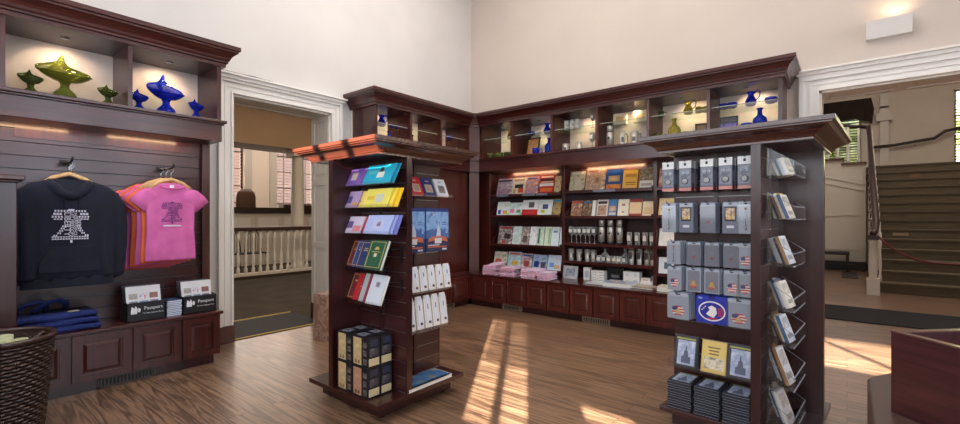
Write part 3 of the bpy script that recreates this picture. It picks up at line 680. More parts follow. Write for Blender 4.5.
# worktop goods under the middle bay
t = thing('picture_frame', 'silver picture frame with a small blue grey photo on the worktop', 'picture frame', (-2.945, 5.55, ZB)); t.rotation_euler = (R(-10), 0, 0)
m = MB()
for q in ((-.11, .11, 0, .035), (-.11, .11, .14, .175)): m.box(q[0], q[1], 0, .015, q[2], q[3], plain((206, 208, 212), .3, .6))
for q in ((-.11, -.07), (.07, .11)): m.box(q[0], q[1], 0, .015, .035, .14, plain((206, 208, 212), .3, .6))
part(m, 'frame', t); part(MB().box(-.07, .07, .006, .012, .035, .14, pk((70, 90, 110), (160, 170, 180), (60, 70, 70))), 'photo', t)
solo(MB().box(-.045, .045, 0, .06, 0, .165, wht).quad([(-.03, -.001, .03), (.03, -.001, .03), (.03, -.001, .12), (-.03, -.001, .12)], P(180, 186, 196)), 'gift_box', 'narrow white box standing beside the silver picture frame', 'box', (-2.71, 5.58, ZB+.001), group='small boxes on the worktop')
for i in range(4):
    for j in range(2):
        solo(MB().box(0, .088, 0, .10, 0, .032, wht).quad([(.015, -.001, .008), (.075, -.001, .008), (.075, -.001, .016), (.015, -.001, .016)], P(150, 156, 170)), 'gift_box',
             'small white box, %s up in the stack %s the narrow white box' % (ORD[i], 'next to' if j == 0 else 'second from'), 'box', (-2.635+.092*j, 5.56, ZB+.001+.034*i), group='small boxes on the worktop')
b = thing('black_gift_box', 'large black presentation box below the decanters', 'box', (-2.345, 5.66, ZB))
part(MB().box(-.115, .115, 0, .12, 0, .15, black), 'carton', b); part(MB().box(-.117, .117, -.002, .122, .15, .185, black), 'lid', b)
part(MB().quad([(-.05, -.001, .05), (.05, -.001, .05), (.05, -.001, .09), (-.05, -.001, .09)], P(130, 130, 136)), 'emblem', b)
for i in range(2):
    for j in range(2):
        solo(MB().box(0, .10, 0, .11, 0, .075, wht).quad([(.03, -.001, .02), (.07, -.001, .02), (.07, -.001, .05), (.03, -.001, .05)], P(206, 206, 210)), 'gift_box',
             'square white box, %s in the pair stack beside the black box, %s' % ('lower' if i == 0 else 'upper', 'closer to it' if j == 0 else 'farther from it'), 'box', (-2.205+.103*j, 5.58, ZB+.001+.0765*i), group='small boxes on the worktop')
solo(MB().box(0, .15, 0, .12, 0, .045, wht), 'gift_box', 'flat white box at the divider end of the worktop, lower of two', 'box', (-1.99, 5.57, ZB+.001), group='small boxes on the worktop')
solo(MB().box(0, .11, 0, .10, 0, .04, wht).quad([(.02, -.001, .01), (.09, -.001, .01), (.09, -.001, .03), (.02, -.001, .03)], P(190, 170, 150)), 'gift_box', 'flat white box at the divider end of the worktop, upper of two', 'box', (-1.98, 5.58, ZB+.047), group='small boxes on the worktop')
solo(MB().box(0, .06, 0, .06, 0, .10, wht), 'gift_box', 'upright white box against the divider of the middle bay', 'box', (-1.895, 5.69, ZB+.001), group='small boxes on the worktop')
def flat_book(label, x, y, w, d, h, c, arts, rz=0, name='book', cat='book', group='books lying on the worktop', z=ZB):
    o = solo(MB().box(-w/2, w/2, -d/2, d/2, h-.002, h, c).box(-w/2, w/2, -d/2, d/2, 0, .002, c).box(-w/2, -w/2+.003, -d/2, d/2, .002, h-.002, c), name, label, cat, (x, y, z+.001), (0, 0, R(rz)), group)
    for i, (u0, u1, v0, v1, mm) in enumerate(arts):
        o2 = MB().quad([(-w/2+w*u0, -d/2+d*v0, h+.0006), (-w/2+w*u1, -d/2+d*v0, h+.0006), (-w/2+w*u1, -d/2+d*v1, h+.0006), (-w/2+w*u0, -d/2+d*v1, h+.0006)], mm)
        obj(o2, 'cover_print', o, off=(0, 0, 0))
    obj(MB().box(-w/2+.003, w/2-.003, -d/2+.003, d/2-.003, .002, h-.002, paper), 'page_block', o, off=(0, 0, 0))
    return o
flat_book('thin pale book lying flat beside the blue boxed book', -2.44, 5.36, .24, .22, .015, P(206, 206, 214), [(.1, .9, .2, .8, pk((150, 160, 180), (230, 230, 226)))])
flat_book('thick pale blue boxed book lying on the worktop', -2.15, 5.34, .34, .28, .05, P(150, 176, 222), [(.08, .92, .1, .9, pk((226, 226, 230), (170, 150, 130), (120, 140, 180)))], 4)
flat_book('flat brown picture book lying between the boxed book and the divider', -1.86, 5.38, .29, .24, .018, P(120, 96, 86), [(.06, .94, .08, .92, pk((60, 50, 50), (206, 190, 170), (150, 110, 90)))], -5)
flat_book('thick cream book lying by the souvenir stand', -1.56, 5.33, .24, .20, .055, P(226, 214, 186), [], 3)
# pink shirt stacks
pinkM = [pic([(236, 206, 226), (216, 160, 190), (240, 226, 236), (190, 170, 214)], 26.), pic([(230, 214, 236), (226, 150, 180), (236, 232, 240)], 30.), pic([(226, 200, 226), (236, 190, 200), (206, 196, 230)], 22.)]
def folded(mb, w, d, h, m, seed):
    rnd = random.Random(seed); rs = []
    for k, z in enumerate((0, h*.2, h*.8, h)):
        s = .012 if k in (0, 3) else 0; r = []
        for (x, y) in ((-1, -1), (0, -1.02), (1, -1), (1.01, 0), (1, 1), (0, 1), (-1, 1), (-1.01, 0)):
            r.append((x*(w/2-s)+rnd.uniform(-.004, .004), y*(d/2-s)+rnd.uniform(-.004, .004), z))
        rs.append(r)
    mb.rings(rs, m, False)
for sidx, (x, n, where) in enumerate(((-4.02, 5, 'stack at the room corner'), (-3.70, 5, 'middle stack'), (-3.35, 5, 'stack toward the picture frame'), (-3.13, 4, 'end stack beside the picture frame'))):
    for i in range(n):
        mb = MB(); folded(mb, .235 if sidx != 3 else .17, .26, .026, pinkM[(i+sidx) % 3], i+9*sidx)
        solo(mb, 'folded_shirt', 'folded pink patterned shirt, %s from the bottom of the %s' % (ORD[i], where), 'shirt', (x+random.uniform(-.012, .012), 5.26+random.uniform(-.01, .01), ZB+.001+.027*i), (0, 0, random.uniform(-.05, .05)), 'folded pink shirts')
mb = MB(); folded(mb, .20, .22, .03, pinkM[0], 77)
solo(mb, 'folded_shirt', 'folded pink shirt tipped on top of the stack at the room corner', 'shirt', (-4.0, 5.30, ZB+.142), (R(4), R(-8), .2), 'folded pink shirts')

# ------------------------------------------------------------------ niche glassware
NG = 'glassware and gifts in the corner bookcase niches'
def pitcher(label, loc, m, k=1., rz=0):
    t = thing('pitcher', label, 'pitcher', loc, rz, NG)
    part(MB().lathe([(.035*k, 0), (.05*k, .012*k), (.055*k, .05*k), (.04*k, .085*k), (.026*k, .11*k), (.03*k, .135*k), (.042*k, .15*k), (.039*k, .15*k), (.027*k, .135*k), (.022*k, .11*k), (.036*k, .083*k), (.05*k, .05*k), (.04*k, .016*k)], m), 'body', t)
    part(MB().tube([(.028*k, 0, .125*k), (.06*k, 0, .165*k), (.085*k, 0, .14*k), (.08*k, 0, .09*k), (.05*k, 0, .06*k)], .006*k, m, 7), 'handle', t); return t
def bottle(label, loc, m, k=1., rz=0):
    h = k*1.12; k = k*.86
    return solo(MB().lathe([(.045*k, 0), (.055*k, .01*h), (.055*k, .08*h), (.05*k, .10*h), (.02*k, .122*h), (.016*k, .15*h), (.026*k, .165*h), (.022*k, .166*h), (.011*k, .148*h), (.012*k, .122*h)], m), 'glass_bottle', label, 'bottle', loc, (0, 0, rz), NG)
def cup(label, loc, m, k=1., rz=0, handle=True):
    t = thing('glass_mug', label, 'mug', loc, rz, NG)
    part(MB().lathe([(.036*k, 0), (.042*k, .006*k), (.044*k, .05*k), (.042*k, .09*k), (.038*k, .09*k), (.039*k, .05*k), (.03*k, .012*k)], m), 'body', t)
    if handle: part(MB().tube([(.04*k, 0, .075*k), (.07*k, 0, .08*k), (.078*k, 0, .045*k), (.04*k, 0, .02*k)], .006*k, m, 6), 'handle', t)
    return t
def bowl(label, loc, m, k=1.):
    return solo(MB().lathe([(.022*k, 0), (.045*k, .01*k), (.055*k, .04*k), (.045*k, .058*k), (.04*k, .058*k), (.05*k, .04*k), (.04*k, .014*k)], m), 'glass_bowl', label, 'bowl', loc, (0, 0, 0), NG)
ZL, ZG = 2.191, 2.501
# back wall niches, counted from the corner
bottle('tall green glass bottle beside the first niche divider', (-3.90, 5.60, ZL), g_yell, 1.25)
pitcher('small yellow green pitcher on the first niche glass shelf', (-4.0, 5.62, ZG), g_yell, .9)
for i, (x, y, m) in enumerate(((-4.30, 5.50, g_dkgreen), (-4.20, 5.56, g_dkgreen), (-4.10, 5.50, g_green), (-4.04, 5.60, g_dkgreen))):
    cup('small green glass mug, %s from the corner in the first niche' % ORD[i], (x, y, ZL), m, 1.15+.1*(i % 2), i*1.3)
t = thing('certificate_frame', 'dark framed parchment print leaning in the second niche', 'picture frame', (-3.57, 5.55, ZL), 0, NG); t.rotation_euler = (R(-12), 0, R(-8))
m = MB()
for q in ((-.12, .12, 0, .022), (-.12, .12, .268, .29)): m.box(q[0], q[1], 0, .018, q[2], q[3], P(40, 26, 22))
for q in ((-.12, -.098), (.098, .12)): m.box(q[0], q[1], 0, .018, .022, .268, P(40, 26, 22))
part(m, 'frame', t); part(MB().box(-.098, .098, .005, .014, .022, .268, pk((206, 160, 96), (190, 130, 80), (220, 180, 120))), 'print', t)
cup('blue glass mug in front of the parchment print', (-3.46, 5.50, ZL), g_blue, 1.2, .4)
bottle('cobalt bottle at the end of the second niche', (-3.30, 5.60, ZL), g_blue, 1.35)
cup('cobalt mug beside the cobalt bottle in the second niche', (-3.21, 5.54, ZL), g_blue, 1.15, .3)
pitcher('cobalt pitcher on the second niche glass shelf', (-3.33, 5.6, ZG), g_blue, 1.)
cup('small cobalt mug beside the pitcher on the second niche glass shelf', (-3.21, 5.58, ZG), g_blue, .7, .2)
bowl('little cobalt bowl alone on the second niche glass shelf', (-3.58, 5.58, ZG), g_blue, 1.)
for i, x in enumerate((-2.985, -2.90, -2.82)): mug('white mug, %s of the trio on the third niche glass shelf' % ORD[i], (x, 5.54, ZG), .13, .036, plain((236, 232, 224), .35), None, NG, .6, 1., i == 2)
mug('pewter mug at the bottom of the third niche', (-2.99, 5.52, ZL), .12, .046, steel, steel, NG, .2)
pitcher('small pewter pitcher behind the pewter mug', (-2.80, 5.55, ZL), steel, .9, 2.8)
t = wine_glass('etched wine glass standing at the bottom of the third niche', (-2.62, 5.56, ZL), 1.1); t['group'] = NG
t = wine_glass('etched wine glass on the third niche glass shelf', (-2.62, 5.58, ZG), .85); t['group'] = NG
for i, x in enumerate((-2.27, -2.0)):
    solo(MB().box(-.085, .085, 0, .05, 0, .15, P(236, 220, 186)).quad([(-.05, -.001, .03), (.05, -.001, .03), (.05, -.001, .11), (-.05, -.001, .11)], P(214, 176, 120)), 'boxed_card_set', 'cream boxed card set on the fourth niche glass shelf, %s the divider' % ('farther from' if i == 0 else 'beside'), 'box', (x, 5.62, ZG), (R(-8), 0, .1), NG)
t = thermos('steel thermos flask standing in the fourth niche', (-2.36, 5.53, ZL), .29, .044); t['group'] = NG
t = mug('slim steel travel mug beside the niche thermos', (-2.20, 5.53, ZL), .20, .034, steel, black, NG, .5, 1.1, True)
t = mug('wide steel mug with black handle in the fourth niche', (-2.03, 5.50, ZL), .17, .045, steel, black, NG, .1)
pitcher('yellow green pitcher on the fifth niche glass shelf', (-1.43, 5.58, ZG), g_yell, .98)
cup('yellow green mug beside the pitcher on the fifth niche glass shelf', (-1.32, 5.58, ZG), g_yell, .8, .3); cup('small yellow green mug at the divider on the fifth niche glass shelf', (-1.73, 5.55, ZG), g_dkgreen, .8, .3)
bowl('yellow green bowl at the end of the fifth niche glass shelf', (-1.24, 5.6, ZG), g_yell, 1.1)
cup('green glass mug at the bottom of the fifth niche, beside the divider', (-1.75, 5.5, ZL), g_dkgreen, 1.25, .2)
bottle('yellow green bottle in the fifth niche', (-1.58, 5.56, ZL), g_yell, 1.5)
cup('green glass mug beside the yellow green bottle', (-1.45, 5.52, ZL), g_yell, 1.1, .3)
t = book('tablet_plaque', 'plaque', 'dark brown engraved plaque leaning in the fifth niche', NG, .13, .19, .02, P(60, 40, 32), [(.15, .85, .55, .85, P(130, 96, 70)), (.15, .85, .15, .45, P(110, 80, 60))], (-1.27, 5.50, ZL), .25, -20, pages=False)
book('book', 'book', 'black book with a red and blue picture in the sixth niche', NG, .18, .22, .02, P(30, 28, 36), [(.08, .92, .25, .62, pk((200, 40, 60), (60, 70, 160), (40, 30, 50))), (.1, .9, .72, .92, P(60, 56, 70))], (-1.0, 5.48, ZL), .05, -14, pages=False)
cup('cobalt mug beside the black book', (-.83, 5.5, ZL), g_blue, 1.25, .1)
bottle('cobalt bottle in the sixth niche', (-.715, 5.56, ZL), g_blue, 1.45)
cup('cobalt mug at the stair doorway end of the sixth niche', (-.615, 5.52, ZL), g_blue, 1.15, .3)
for i, x in enumerate((-1.06, -.98)): bowl('cobalt bowl on the sixth niche glass shelf, %s the divider' % ('beside' if i == 0 else 'second from'), (x, 5.58, ZG), g_blue, 1.05)
pitcher('cobalt pitcher on the sixth niche glass shelf', (-.80, 5.58, ZG), g_blue, 1.0)
bowl('cobalt bowl at the end panel on the sixth niche glass shelf', (-.62, 5.6, ZG), g_blue, 1.15)
# side wall niches
pitcher('cobalt pitcher on the glass shelf of the side niche by the courtroom doorway', (-4.75, 3.76, ZG), g_blue, 1., 1.2)
bowl('cobalt bowl beside the pitcher on the side niche glass shelf', (-4.72, 3.90, ZG), g_blue, .7); bowl('second cobalt bowl along the side niche glass shelf', (-4.72, 3.99, ZG), g_blue, .6)
bottle('cobalt bottle at the bottom of the side niche by the courtroom doorway', (-4.74, 3.88, ZL), g_blue, 1.4)
bottle('green bottle in the middle side niche', (-4.76, 4.30, ZL), g_yell, 1.5)
bottle('small brown bottle in the middle side niche', (-4.74, 4.50, ZL), tinted('brown_glass', (120, 70, 40), .6), .8)
bowl('cobalt bowl on the glass shelf of the side niche at the corner', (-4.75, 5.08, ZG), g_blue, .95)
cup('cobalt mug in the side niche at the corner', (-4.70, 4.96, ZL), g_blue, 1., 1.); cup('second cobalt mug in the side niche at the corner', (-4.70, 5.06, ZL), g_blue, .9, 1.2)
t = thing('decorated_plate', 'gold patterned dish standing in the side niche at the corner', 'plate', (-4.72, 5.19, ZL), 0, NG); t.rotation_euler = (0, 0, R(45))
pl = part(MB().lathe([(.02, 0), (.09, .012), (.10, .018), (.09, .018), (.02, .006)], pk((230, 210, 160), (170, 130, 70), (240, 230, 200)), seg=24), 'dish', t); pl.matrix_local = Matrix.Translation((0, 0, .10)) @ Matrix.Rotation(R(78), 4, 'X')

# --- jack-in-the-pulpit vases in the shirt cabinet niches
def pulpit_vase(label, loc, m, k, spread, peak, rz):
    rings = []
    def ring(r, z, fl=0): return [(r*cos(2*pi*i/48)*(1+fl*.35*cos(2*2*pi*i/48)), r*sin(2*pi*i/48), z) for i in range(48)]
    for r, z in ((.036, 0), (.052, .008), (.062, .034), (.055, .060), (.034, .082), (.022, .098), (.022, .118), (.03, .135)): rings.append(ring(r*k, z*k))
    for s in (.3, .55, .8, 1.):
        rr = []
        for i in range(48):
            a = 2*pi*i/48; r = (.03+(spread-.03)*s)*k*(1+.30*s*cos(2*a))
            sa = sin(a); back = max(0, sa); tip = back**30
            rr.append((r*cos(a), r*sa*(1-.35*s*tip), (.135+.052*s**2.2)*k+peak*k*s*s*(.56*back**.6+.44*s*tip)-.012*k*s*max(0, -sa)))
        rings.append(rr)
    mb = MB(); mb.rings(rings, m, True, False)
    inner = [[(x*.97, y*.97, z+.004*k) for x, y, z in r] for r in rings[::-1]]
    mb.rings([rings[-1]]+inner, m, True, True)
    return solo(mb, 'pulpit_vase', label, 'vase', loc, (0, 0, rz), 'pulpit glass vases')
q = R(98)
pulpit_vase('small olive green pulpit vase at the outer end of its niche', (-4.74, .475, 2.191), g_dkgreen, .85, .068, .075, q)
pulpit_vase('large olive green pulpit vase with wide spreading lip', (-4.74, .665, 2.191), g_green, 1.25, .105, .125, q)
pulpit_vase('small olive green pulpit vase beside the niche divider', (-4.72, .925, 2.191), g_dkgreen, .8, .068, .075, q)
pulpit_vase('small cobalt pulpit vase beside the niche divider', (-4.74, 1.14, 2.191), g_blue, .85, .068, .078, q)
pulpit_vase('large cobalt pulpit vase with wide spreading lip', (-4.74, 1.34, 2.191), g_blue, 1.25, .092, .135, q)
pulpit_vase('small cobalt pulpit vase at the doorway end of its niche', (-4.72, 1.575, 2.191), g_blue, .85, .062, .075, q)

# ------------------------------------------------------------------ shirts on hooks
navy = cloth('navy_fleece', (11, 14, 30), (17, 22, 43)); pinkC = cloth('orchid_cotton', (196, 92, 156), (212, 108, 172)); orangeC = cloth('coral_cotton', (214, 92, 52), (230, 110, 66)); denim = cloth('blue_denim', (14, 28, 84), (26, 46, 116), scale=40.)
def sup(n, hw, dp, z, px, py, cx=0, cy=0, fold=0, ph=0):
    r = []
    for i in range(n):
        a = 2*pi*i/n; c, s = cos(a), sin(a)
        y = math.copysign(abs(s)**py, s)*dp
        x = math.copysign(abs(c)**px, c)*hw
        r.append((cx+x, cy+y+fold*sin(x*58+ph+z*4)*(1 if s < 0 else .3), z))
    return r
def garment(label, cat, name, loc, rz, m, W, H, D, sleeve, group, seed=0, hem_flare=1.):
    """hanging shirt: torso rings from hem to neck, tapering sleeves"""
    rnd = random.Random(seed); ph = rnd.uniform(0, 6); t = thing(name, label, cat, loc, rz, group)
    mb = MB(); rg = []
    for f, w, d, fo in ((0, hem_flare, .8, .010), (.03, hem_flare, 1., .010), (.2, hem_flare*.98, 1, .009), (.4, .97, 1, .007), (.6, .98, 1, .005), (.72, 1.0, 1., .004), (.80, 1.02, .95, .003), (.88, .98, .85, .002), (.94, .80, .68, 0), (.975, .55, .55, 0), (1., .36, .45, 0)):
        rg.append(sup(44, W/2*w, D/2*d, H*f, .75, .45, fold=fo, ph=ph))
    mb.rings(rg, m, True)
    part(mb, 'torso', t)
    for sd in (-1, 1):
        mb = MB(); rg = []; kx, kz = (.9, .45) if len(sleeve) > 5 else (.75, .7)
        for (dx, dz, rw, rd) in sleeve:
            rg.append([(sd*(W/2*.86+dx)+rw*cos(2*pi*i/18)*kx, rd*sin(2*pi*i/18)+.003*sin(i*2.1+dz*40), H*.86+dz+rw*kz*sd*cos(2*pi*i/18)) for i in range(18)])
        mb.rings(rg, m, True); part(mb, 'sleeve', t)
    return t
HOOD_SL = [(-.07, .01, .05, .04), (-.02, -.02, .075, .045), (.03, -.11, .075, .046), (.05, -.26, .068, .042), (.055, -.42, .060, .038), (.052, -.55, .050, .034), (.05, -.585, .040, .028), (.05, -.645, .038, .028)]
TEE_SL = [(-.06, .01, .062, .018), (-.01, -.012, .072, .020), (.045, -.060, .074, .020), (.085, -.105, .070, .019)]
def hoodie(label, loc, rz, seed, details):
    W, H, D = .56, .74, (.13 if details else .07)
    t = garment(label, 'hoodie', 'hoodie', loc, rz, navy, W, H, D, HOOD_SL, 'navy hoodies on the wall hook', seed, .98)
    part(MB().rings([sup(40, W/2*.93, D/2*.9, z, .75, .45) for z in (-.055, -.05, .0, .012)], navy, True), 'hem_band', t)
    hd = MB(); kf = 1 if details else .55
    hd.tube([(.105*cos(a), kf*(.055*sin(a)-.01), H-.035+.028*sin(a)-.06*max(0, -sin(a))**3) for a in [2*pi*k/32 for k in range(33)]], .028*kf+.006, navy, 10)
    hd.rings([sup(24, .14-.02*k, .03*kf, H-.16+.05*k, .8, .8, 0, .03*kf+D/2*.6) for k in range(5)], navy, True); part(hd, 'hood', t)
    if details:
        y = -D/2-.004
        pk_ = MB(); pts = [(-.17, .06), (.17, .06), (.17, .12), (.115, .24), (-.115, .24), (-.17, .12)]
        pk_.prism(pts, lambda u, v, k: (u, y-.010+.012*k, v), navy); part(pk_, 'front_pocket', t)
        for sx in (-1, 1): part(MB().tube([(sx*.035, y-.012, H-.07), (sx*.04, y-.012, H-.16), (sx*.038, y-.008, H-.23)], .0035, navy, 6), 'drawstring', t)
    return t
def bell_print(t, y, cx, cz, s, m, words=True, kz=1.9):
    """a bell made of lettering: yoke across the top, letters down the waist, two rim rows"""
    mb = MB()
    def q(x0, x1, z0, z1): mb.quad([(cx+x0*s, y, cz+z0*s*kz), (cx+x1*s, y, cz+z0*s*kz), (cx+x1*s, y, cz+z1*s*kz), (cx+x0*s, y, cz+z1*s*kz)], m)
    for row_, (z0, z1, hw) in enumerate(((.92, .98, .86), (.80, .88, .92), (.70, .77, 1.), (.63, .67, .9))):
        x = -hw
        while x < hw-.05:
            if abs(x+.06) > (.42 if row_ > 0 else -1): q(x, x+.09+.03*(row_ % 2), z0, z1)
            x += .155
    for k in range(7):
        z = .02+k*.085; hw = .92-.62*(k/7)**.6
        for x in (-hw, -hw+.12, hw-.2, hw-.08):
            if k < 5: q(x, x+.075, z, z+.06)
    for z0, z1 in ((-.10, -.05), (-.02, .02)):
        x = -1.
        while x < .95: q(x, x+.10, z0, z1); x += .14
    q(-.16, .16, .95, 1.02); q(-.06, .06, -.22, -.12)
    part(mb, 'print', t)
    if words:
        for txt, x, sz in (('LIBERTY', -.22, .46), ('LET FREEDOM', .03, .26), ('INDEPENDENCE', .22, .22), ('LIBERTY', .40, .30)):
            lettering(txt, sz*s, t, (cx+x*s, y, cz+.47*s*kz), (R(90), R(90), 0), m)
def hanger(label, loc, rz, group):
    t = thing('coat_hanger', label, 'hanger', loc, rz, group)
    part(MB().tube([(-.15, 0, -.085), (-.09, 0, -.035), (0, 0, .0), (.09, 0, -.035), (.15, 0, -.085)], .012, woodH, 8, flat=1.3), 'shoulder_bar', t, 'pale wooden shoulder bar')
    part(MB().tube([(0, 0, .0), (0, 0, .05), (.018, 0, .07), (.016, 0, .09), (-.004, 0, .095)], .0025, chrome, 6), 'hook', t)
    return t
def faceout(label, y, z, x1=-4.40):
    t = thing('faceout_arm', label, 'wall hook', (-4.77, y, z), 0, 'black faceout arms on the slatwall')
    part(MB().box(0, .008, -.03, .03, -.02, .03, blackm), 'bracket', t)
    part(MB().tube([(.005, 0, 0), (x1+4.77-.04, 0, 0), (x1+4.77-.015, 0, .006), (x1+4.77, 0, .03)], .008, blackm, 8), 'arm', t)
    part(MB().tube([(.10, -.03, .004), (.10, .03, .004)], .007, blackm, 6), 'crossbar', t)
faceout('black hook arm holding the navy hoodies', .665, 1.722, -4.44); faceout('black hook arm holding the pink and coral shirts', 1.30, 1.722, -4.40)
# hoodies: front one with the bell print, two behind
RZ = R(90)
for i, (x, y, dz, lab) in enumerate(((-4.50, .655, 0, 'navy hoodie with white bell print, front of the hook'), (-4.605, .675, .008, 'plain navy hoodie hanging second behind the printed one'), (-4.69, .695, .012, 'plain navy hoodie hanging last, against the slatwall'))):
    t = hoodie(lab, (x, y, .845+dz), RZ, i, i == 0)
    hanger('wooden hanger of the hoodie hanging %s on its hook' % ('in front', 'second', 'last')[i], (x, y, 1.628+dz*.3), RZ, 'wooden hangers')
    if i == 0: bell_print(t, -.082, .0, .315, .105, plain((206, 206, 222), .8))
# shirts: seven alternating
cols = [(pinkC, 'orchid pink'), (orangeC, 'coral orange'), (pinkC, 'orchid pink'), (orangeC, 'coral orange'), (pinkC, 'orchid pink'), (orangeC, 'coral orange')]
for i, (m, cn) in enumerate(cols):
    x = -4.455-.052*i; y = 1.295-.022*i
    W, H = .355, .655+.016*i
    t = garment('%s T-shirt, %s from the front on its hook' % (cn, ORD[i]) if i else 'orchid pink T-shirt with dark bell print, front of the hook', 'T-shirt', 'tee_shirt', (x, y, 1.592-H), RZ, m, W, H, .040, TEE_SL, 'pink and coral shirts on the wall hook', 20+i, 1.03)
    part(MB().tube([(.082*cos(a), -.014+.028*sin(a)-.006, H-.025-.022*max(0, -sin(a))) for a in [2*pi*k/24 for k in range(25)]], .0065, m, 6), 'neckband', t)
    if i == 0:
        bell_print(t, -.0315, 0, H-.31, .078, plain((74, 40, 110), .8))
        part(MB().quad([(-.065, -.034, H-.365), (.065, -.0315, H-.365), (.065, -.0315, H-.355), (-.065, -.0315, H-.355)], plain((206, 206, 214), .7)), 'print_line', t)
        part(MB().box(-.016, .016, -.022, -.020, H-.05, H-.015, white), 'neck_label', t)
    if i < 3: hanger('wooden hanger of the T-shirt hanging %s on its hook' % ('in front', 'second', 'third')[i], (x, y, 1.628), RZ, 'wooden hangers')
# denim totes folded on the bench
def tote(label, loc, rz, k=1., handles=True):
    t = thing('denim_tote', label, 'bag', loc, rz, 'folded denim totes on the bench')
    mb = MB(); rg = []
    for z, e in ((0, .96), (.008, 1.), (.026, 1.), (.036, .96)): rg.append([(x*.24*e*k+.004*sin(7*x+9*y), y*.155*e*k, z+.008*sin(5*x+2*y)) for x, y in [(cos(2*pi*i/40), sin(2*pi*i/40)) for i in range(40)] for x, y in [(math.copysign(abs(x)**.25, x), math.copysign(abs(y)**.25, y))]])
    mb.rings(rg, denim, True); part(mb, 'bag_body', t)
    if handles:
        for s in (-.06, .05):
            part(MB().tube([(-.14+s, .06, .035), (-.15+s, .0, .07), (-.10+s, -.04, .12), (-.03+s, -.03, .13), (.02+s, .02, .10), (.03+s, .08, .04)], .022, denim, 8, flat=.35), 'strap', t)
        part(MB().box(.06, .12, -.115, -.113, .002, .032, plain((190, 176, 150), .8)).box(.06, .12, -.11, -.06, .044, .046, plain((190, 176, 150), .8)), 'leather_tag', t)
    return t
for i in range(3): tote('folded blue denim tote, %s' % ('bottom of the pile', 'second in the pile', 'on top with its straps looped up')[i], (-4.56, .60-.01*i, ZB+.001+.046*i), R(82+6*i), 1-.02*i, i == 2)
# passport display trays
TXT = plain((226, 226, 230), .6)
def tray(label, y0, y1, pin):
    yc = (y0+y1)/2; W = y1-y0
    t = thing('booklet_display_tray', label, 'display tray', (-4.42, yc, ZB+.001), R(90), 'black booklet display trays')
    h = .15
    part(MB().box(-W/2, W/2, 0, .004, 0, h, black).box(-W/2, W/2, .20, .204, 0, h+.02, black).box(-W/2, W/2, 0, .204, 0, .004, black).box(-W/2, -W/2+.004, 0, .204, 0, h, black).box(W/2-.004, W/2, 0, .204, 0, h, black), 'tray_box', t)
    lettering('Passport', .037, t, (.046, -.001, .098), (R(90), 0, 0), TXT, ext=.0004)
    lettering('To Your National Parks', .0145, t, (.046, -.001, .058), (R(90), 0, 0), TXT, ext=.0004)
    e = MB()
    for pts in ([(-.105, .06), (-.065, .06), (-.06, .10), (-.075, .125), (-.08, .105), (-.10, .12), (-.105, .085)], [(-.06, .075), (-.045, .07), (-.04, .095), (-.055, .11)]): e.prism(pts, lambda u, v, k: (u, -.0012+.001*k, v), TXT)
    part(e, 'eagle_emblem', t)
    for k in range(4):
        b = solo(MB().box(-W/2+.012, W/2-.012, 0, .011, 0, .27, P(206, 206, 210) if k == 0 else P(70, 66, 76)), 'park_booklet', '%s park booklet standing in the tray %s' % (('front', 'second', 'third', 'rearmost')[k], pin), 'book', (-4.46-.034*k, yc, ZB+.008), (R(-14), 0, R(90)), 'park booklets')
        if k == 0:
            im = [((90, 110, 150), (170, 160, 150), (110, 120, 110)), ((190, 40, 50), (226, 226, 230), (60, 80, 150)), ((60, 60, 70), (150, 90, 80), (90, 90, 100)), ((130, 140, 120), (90, 100, 120), (190, 190, 190)), ((70, 90, 140), (120, 140, 180), (60, 80, 120)), ((150, 130, 140), (100, 90, 110), (190, 180, 190))]
            for j in range(6):
                u = -W/2+.03+(j % 3)*(W-.05)/3; v = .215-(j//3)*.062
                obj(MB().quad([(u, -.001, v-.05), (u+(W-.05)/3-.012, -.001, v-.05), (u+(W-.05)/3-.012, -.001, v-.005), (u, -.001, v-.005)], pic(im[j], 40.)), 'cover_picture', b, off=(0, 0, 0))
tray('black booklet tray with white Passport lettering beside the hoodies', .985, 1.245, 'beside the hoodies')
tray('black booklet tray with white Passport lettering at the doorway end of the bench', 1.375, 1.635, 'at the doorway end')
for k in range(9):
    solo(MB().box(-.052, .052, 0, .15, 0, .014, P(206, 212, 226)).box(-.0525, .0525, -.0005, .1505, .0125, .0142, P(60, 70, 110)).box(-.0525, .0525, -.0005, .1505, 0, .0015, P(60, 70, 110)), 'park_booklet', 'park booklet lying %s from the bottom of the stack between the trays' % ORD[k], 'book', (-4.43+.004*(k % 2), 1.31+.003*(k % 3), ZB+.001+.0146*k), (0, 0, R(90+(k % 3)*1.5)), 'park booklets')
# low dark cabinet end at the frame edge and basket
t = thing('low_cabinet', 'plain dark cabinet with overhanging cap in front of the hoodie hook', 'cabinet', (-4.22, -.05, 0))
part(MB().box(-4.335, -4.11, -.5, .35, 0, 1.525, woodD), 'body', t, world=True, bevel=.004)
part(MB().box(-4.34, -4.095, -.52, .365, 1.525, 1.54, woodY).box(-4.34, -4.075, -.54, .385, 1.54, 1.572, woodY), 'cap', t, world=True, bevel=.006)
wick = wood('dark_wicker', (30, 16, 12), (62, 36, 26), 'X', rough=.45, scale=3.)
t = thing('wicker_basket', 'dark woven wicker basket holding rolled prints', 'basket', (-3.76, .235, 0))
BR = lambda z: .185+.055*z/.60
m = MB(); rg = [[((BR(z)-.012)*cos(2*pi*i/40), (BR(z)-.012)*sin(2*pi*i/40), z) for i in range(40)] for z in (.0, .3, .60)]; m.rings(rg, wick, True, False); m.add(rg[0], [tuple(range(40))], wick); part(m, 'liner', t)
m = MB()
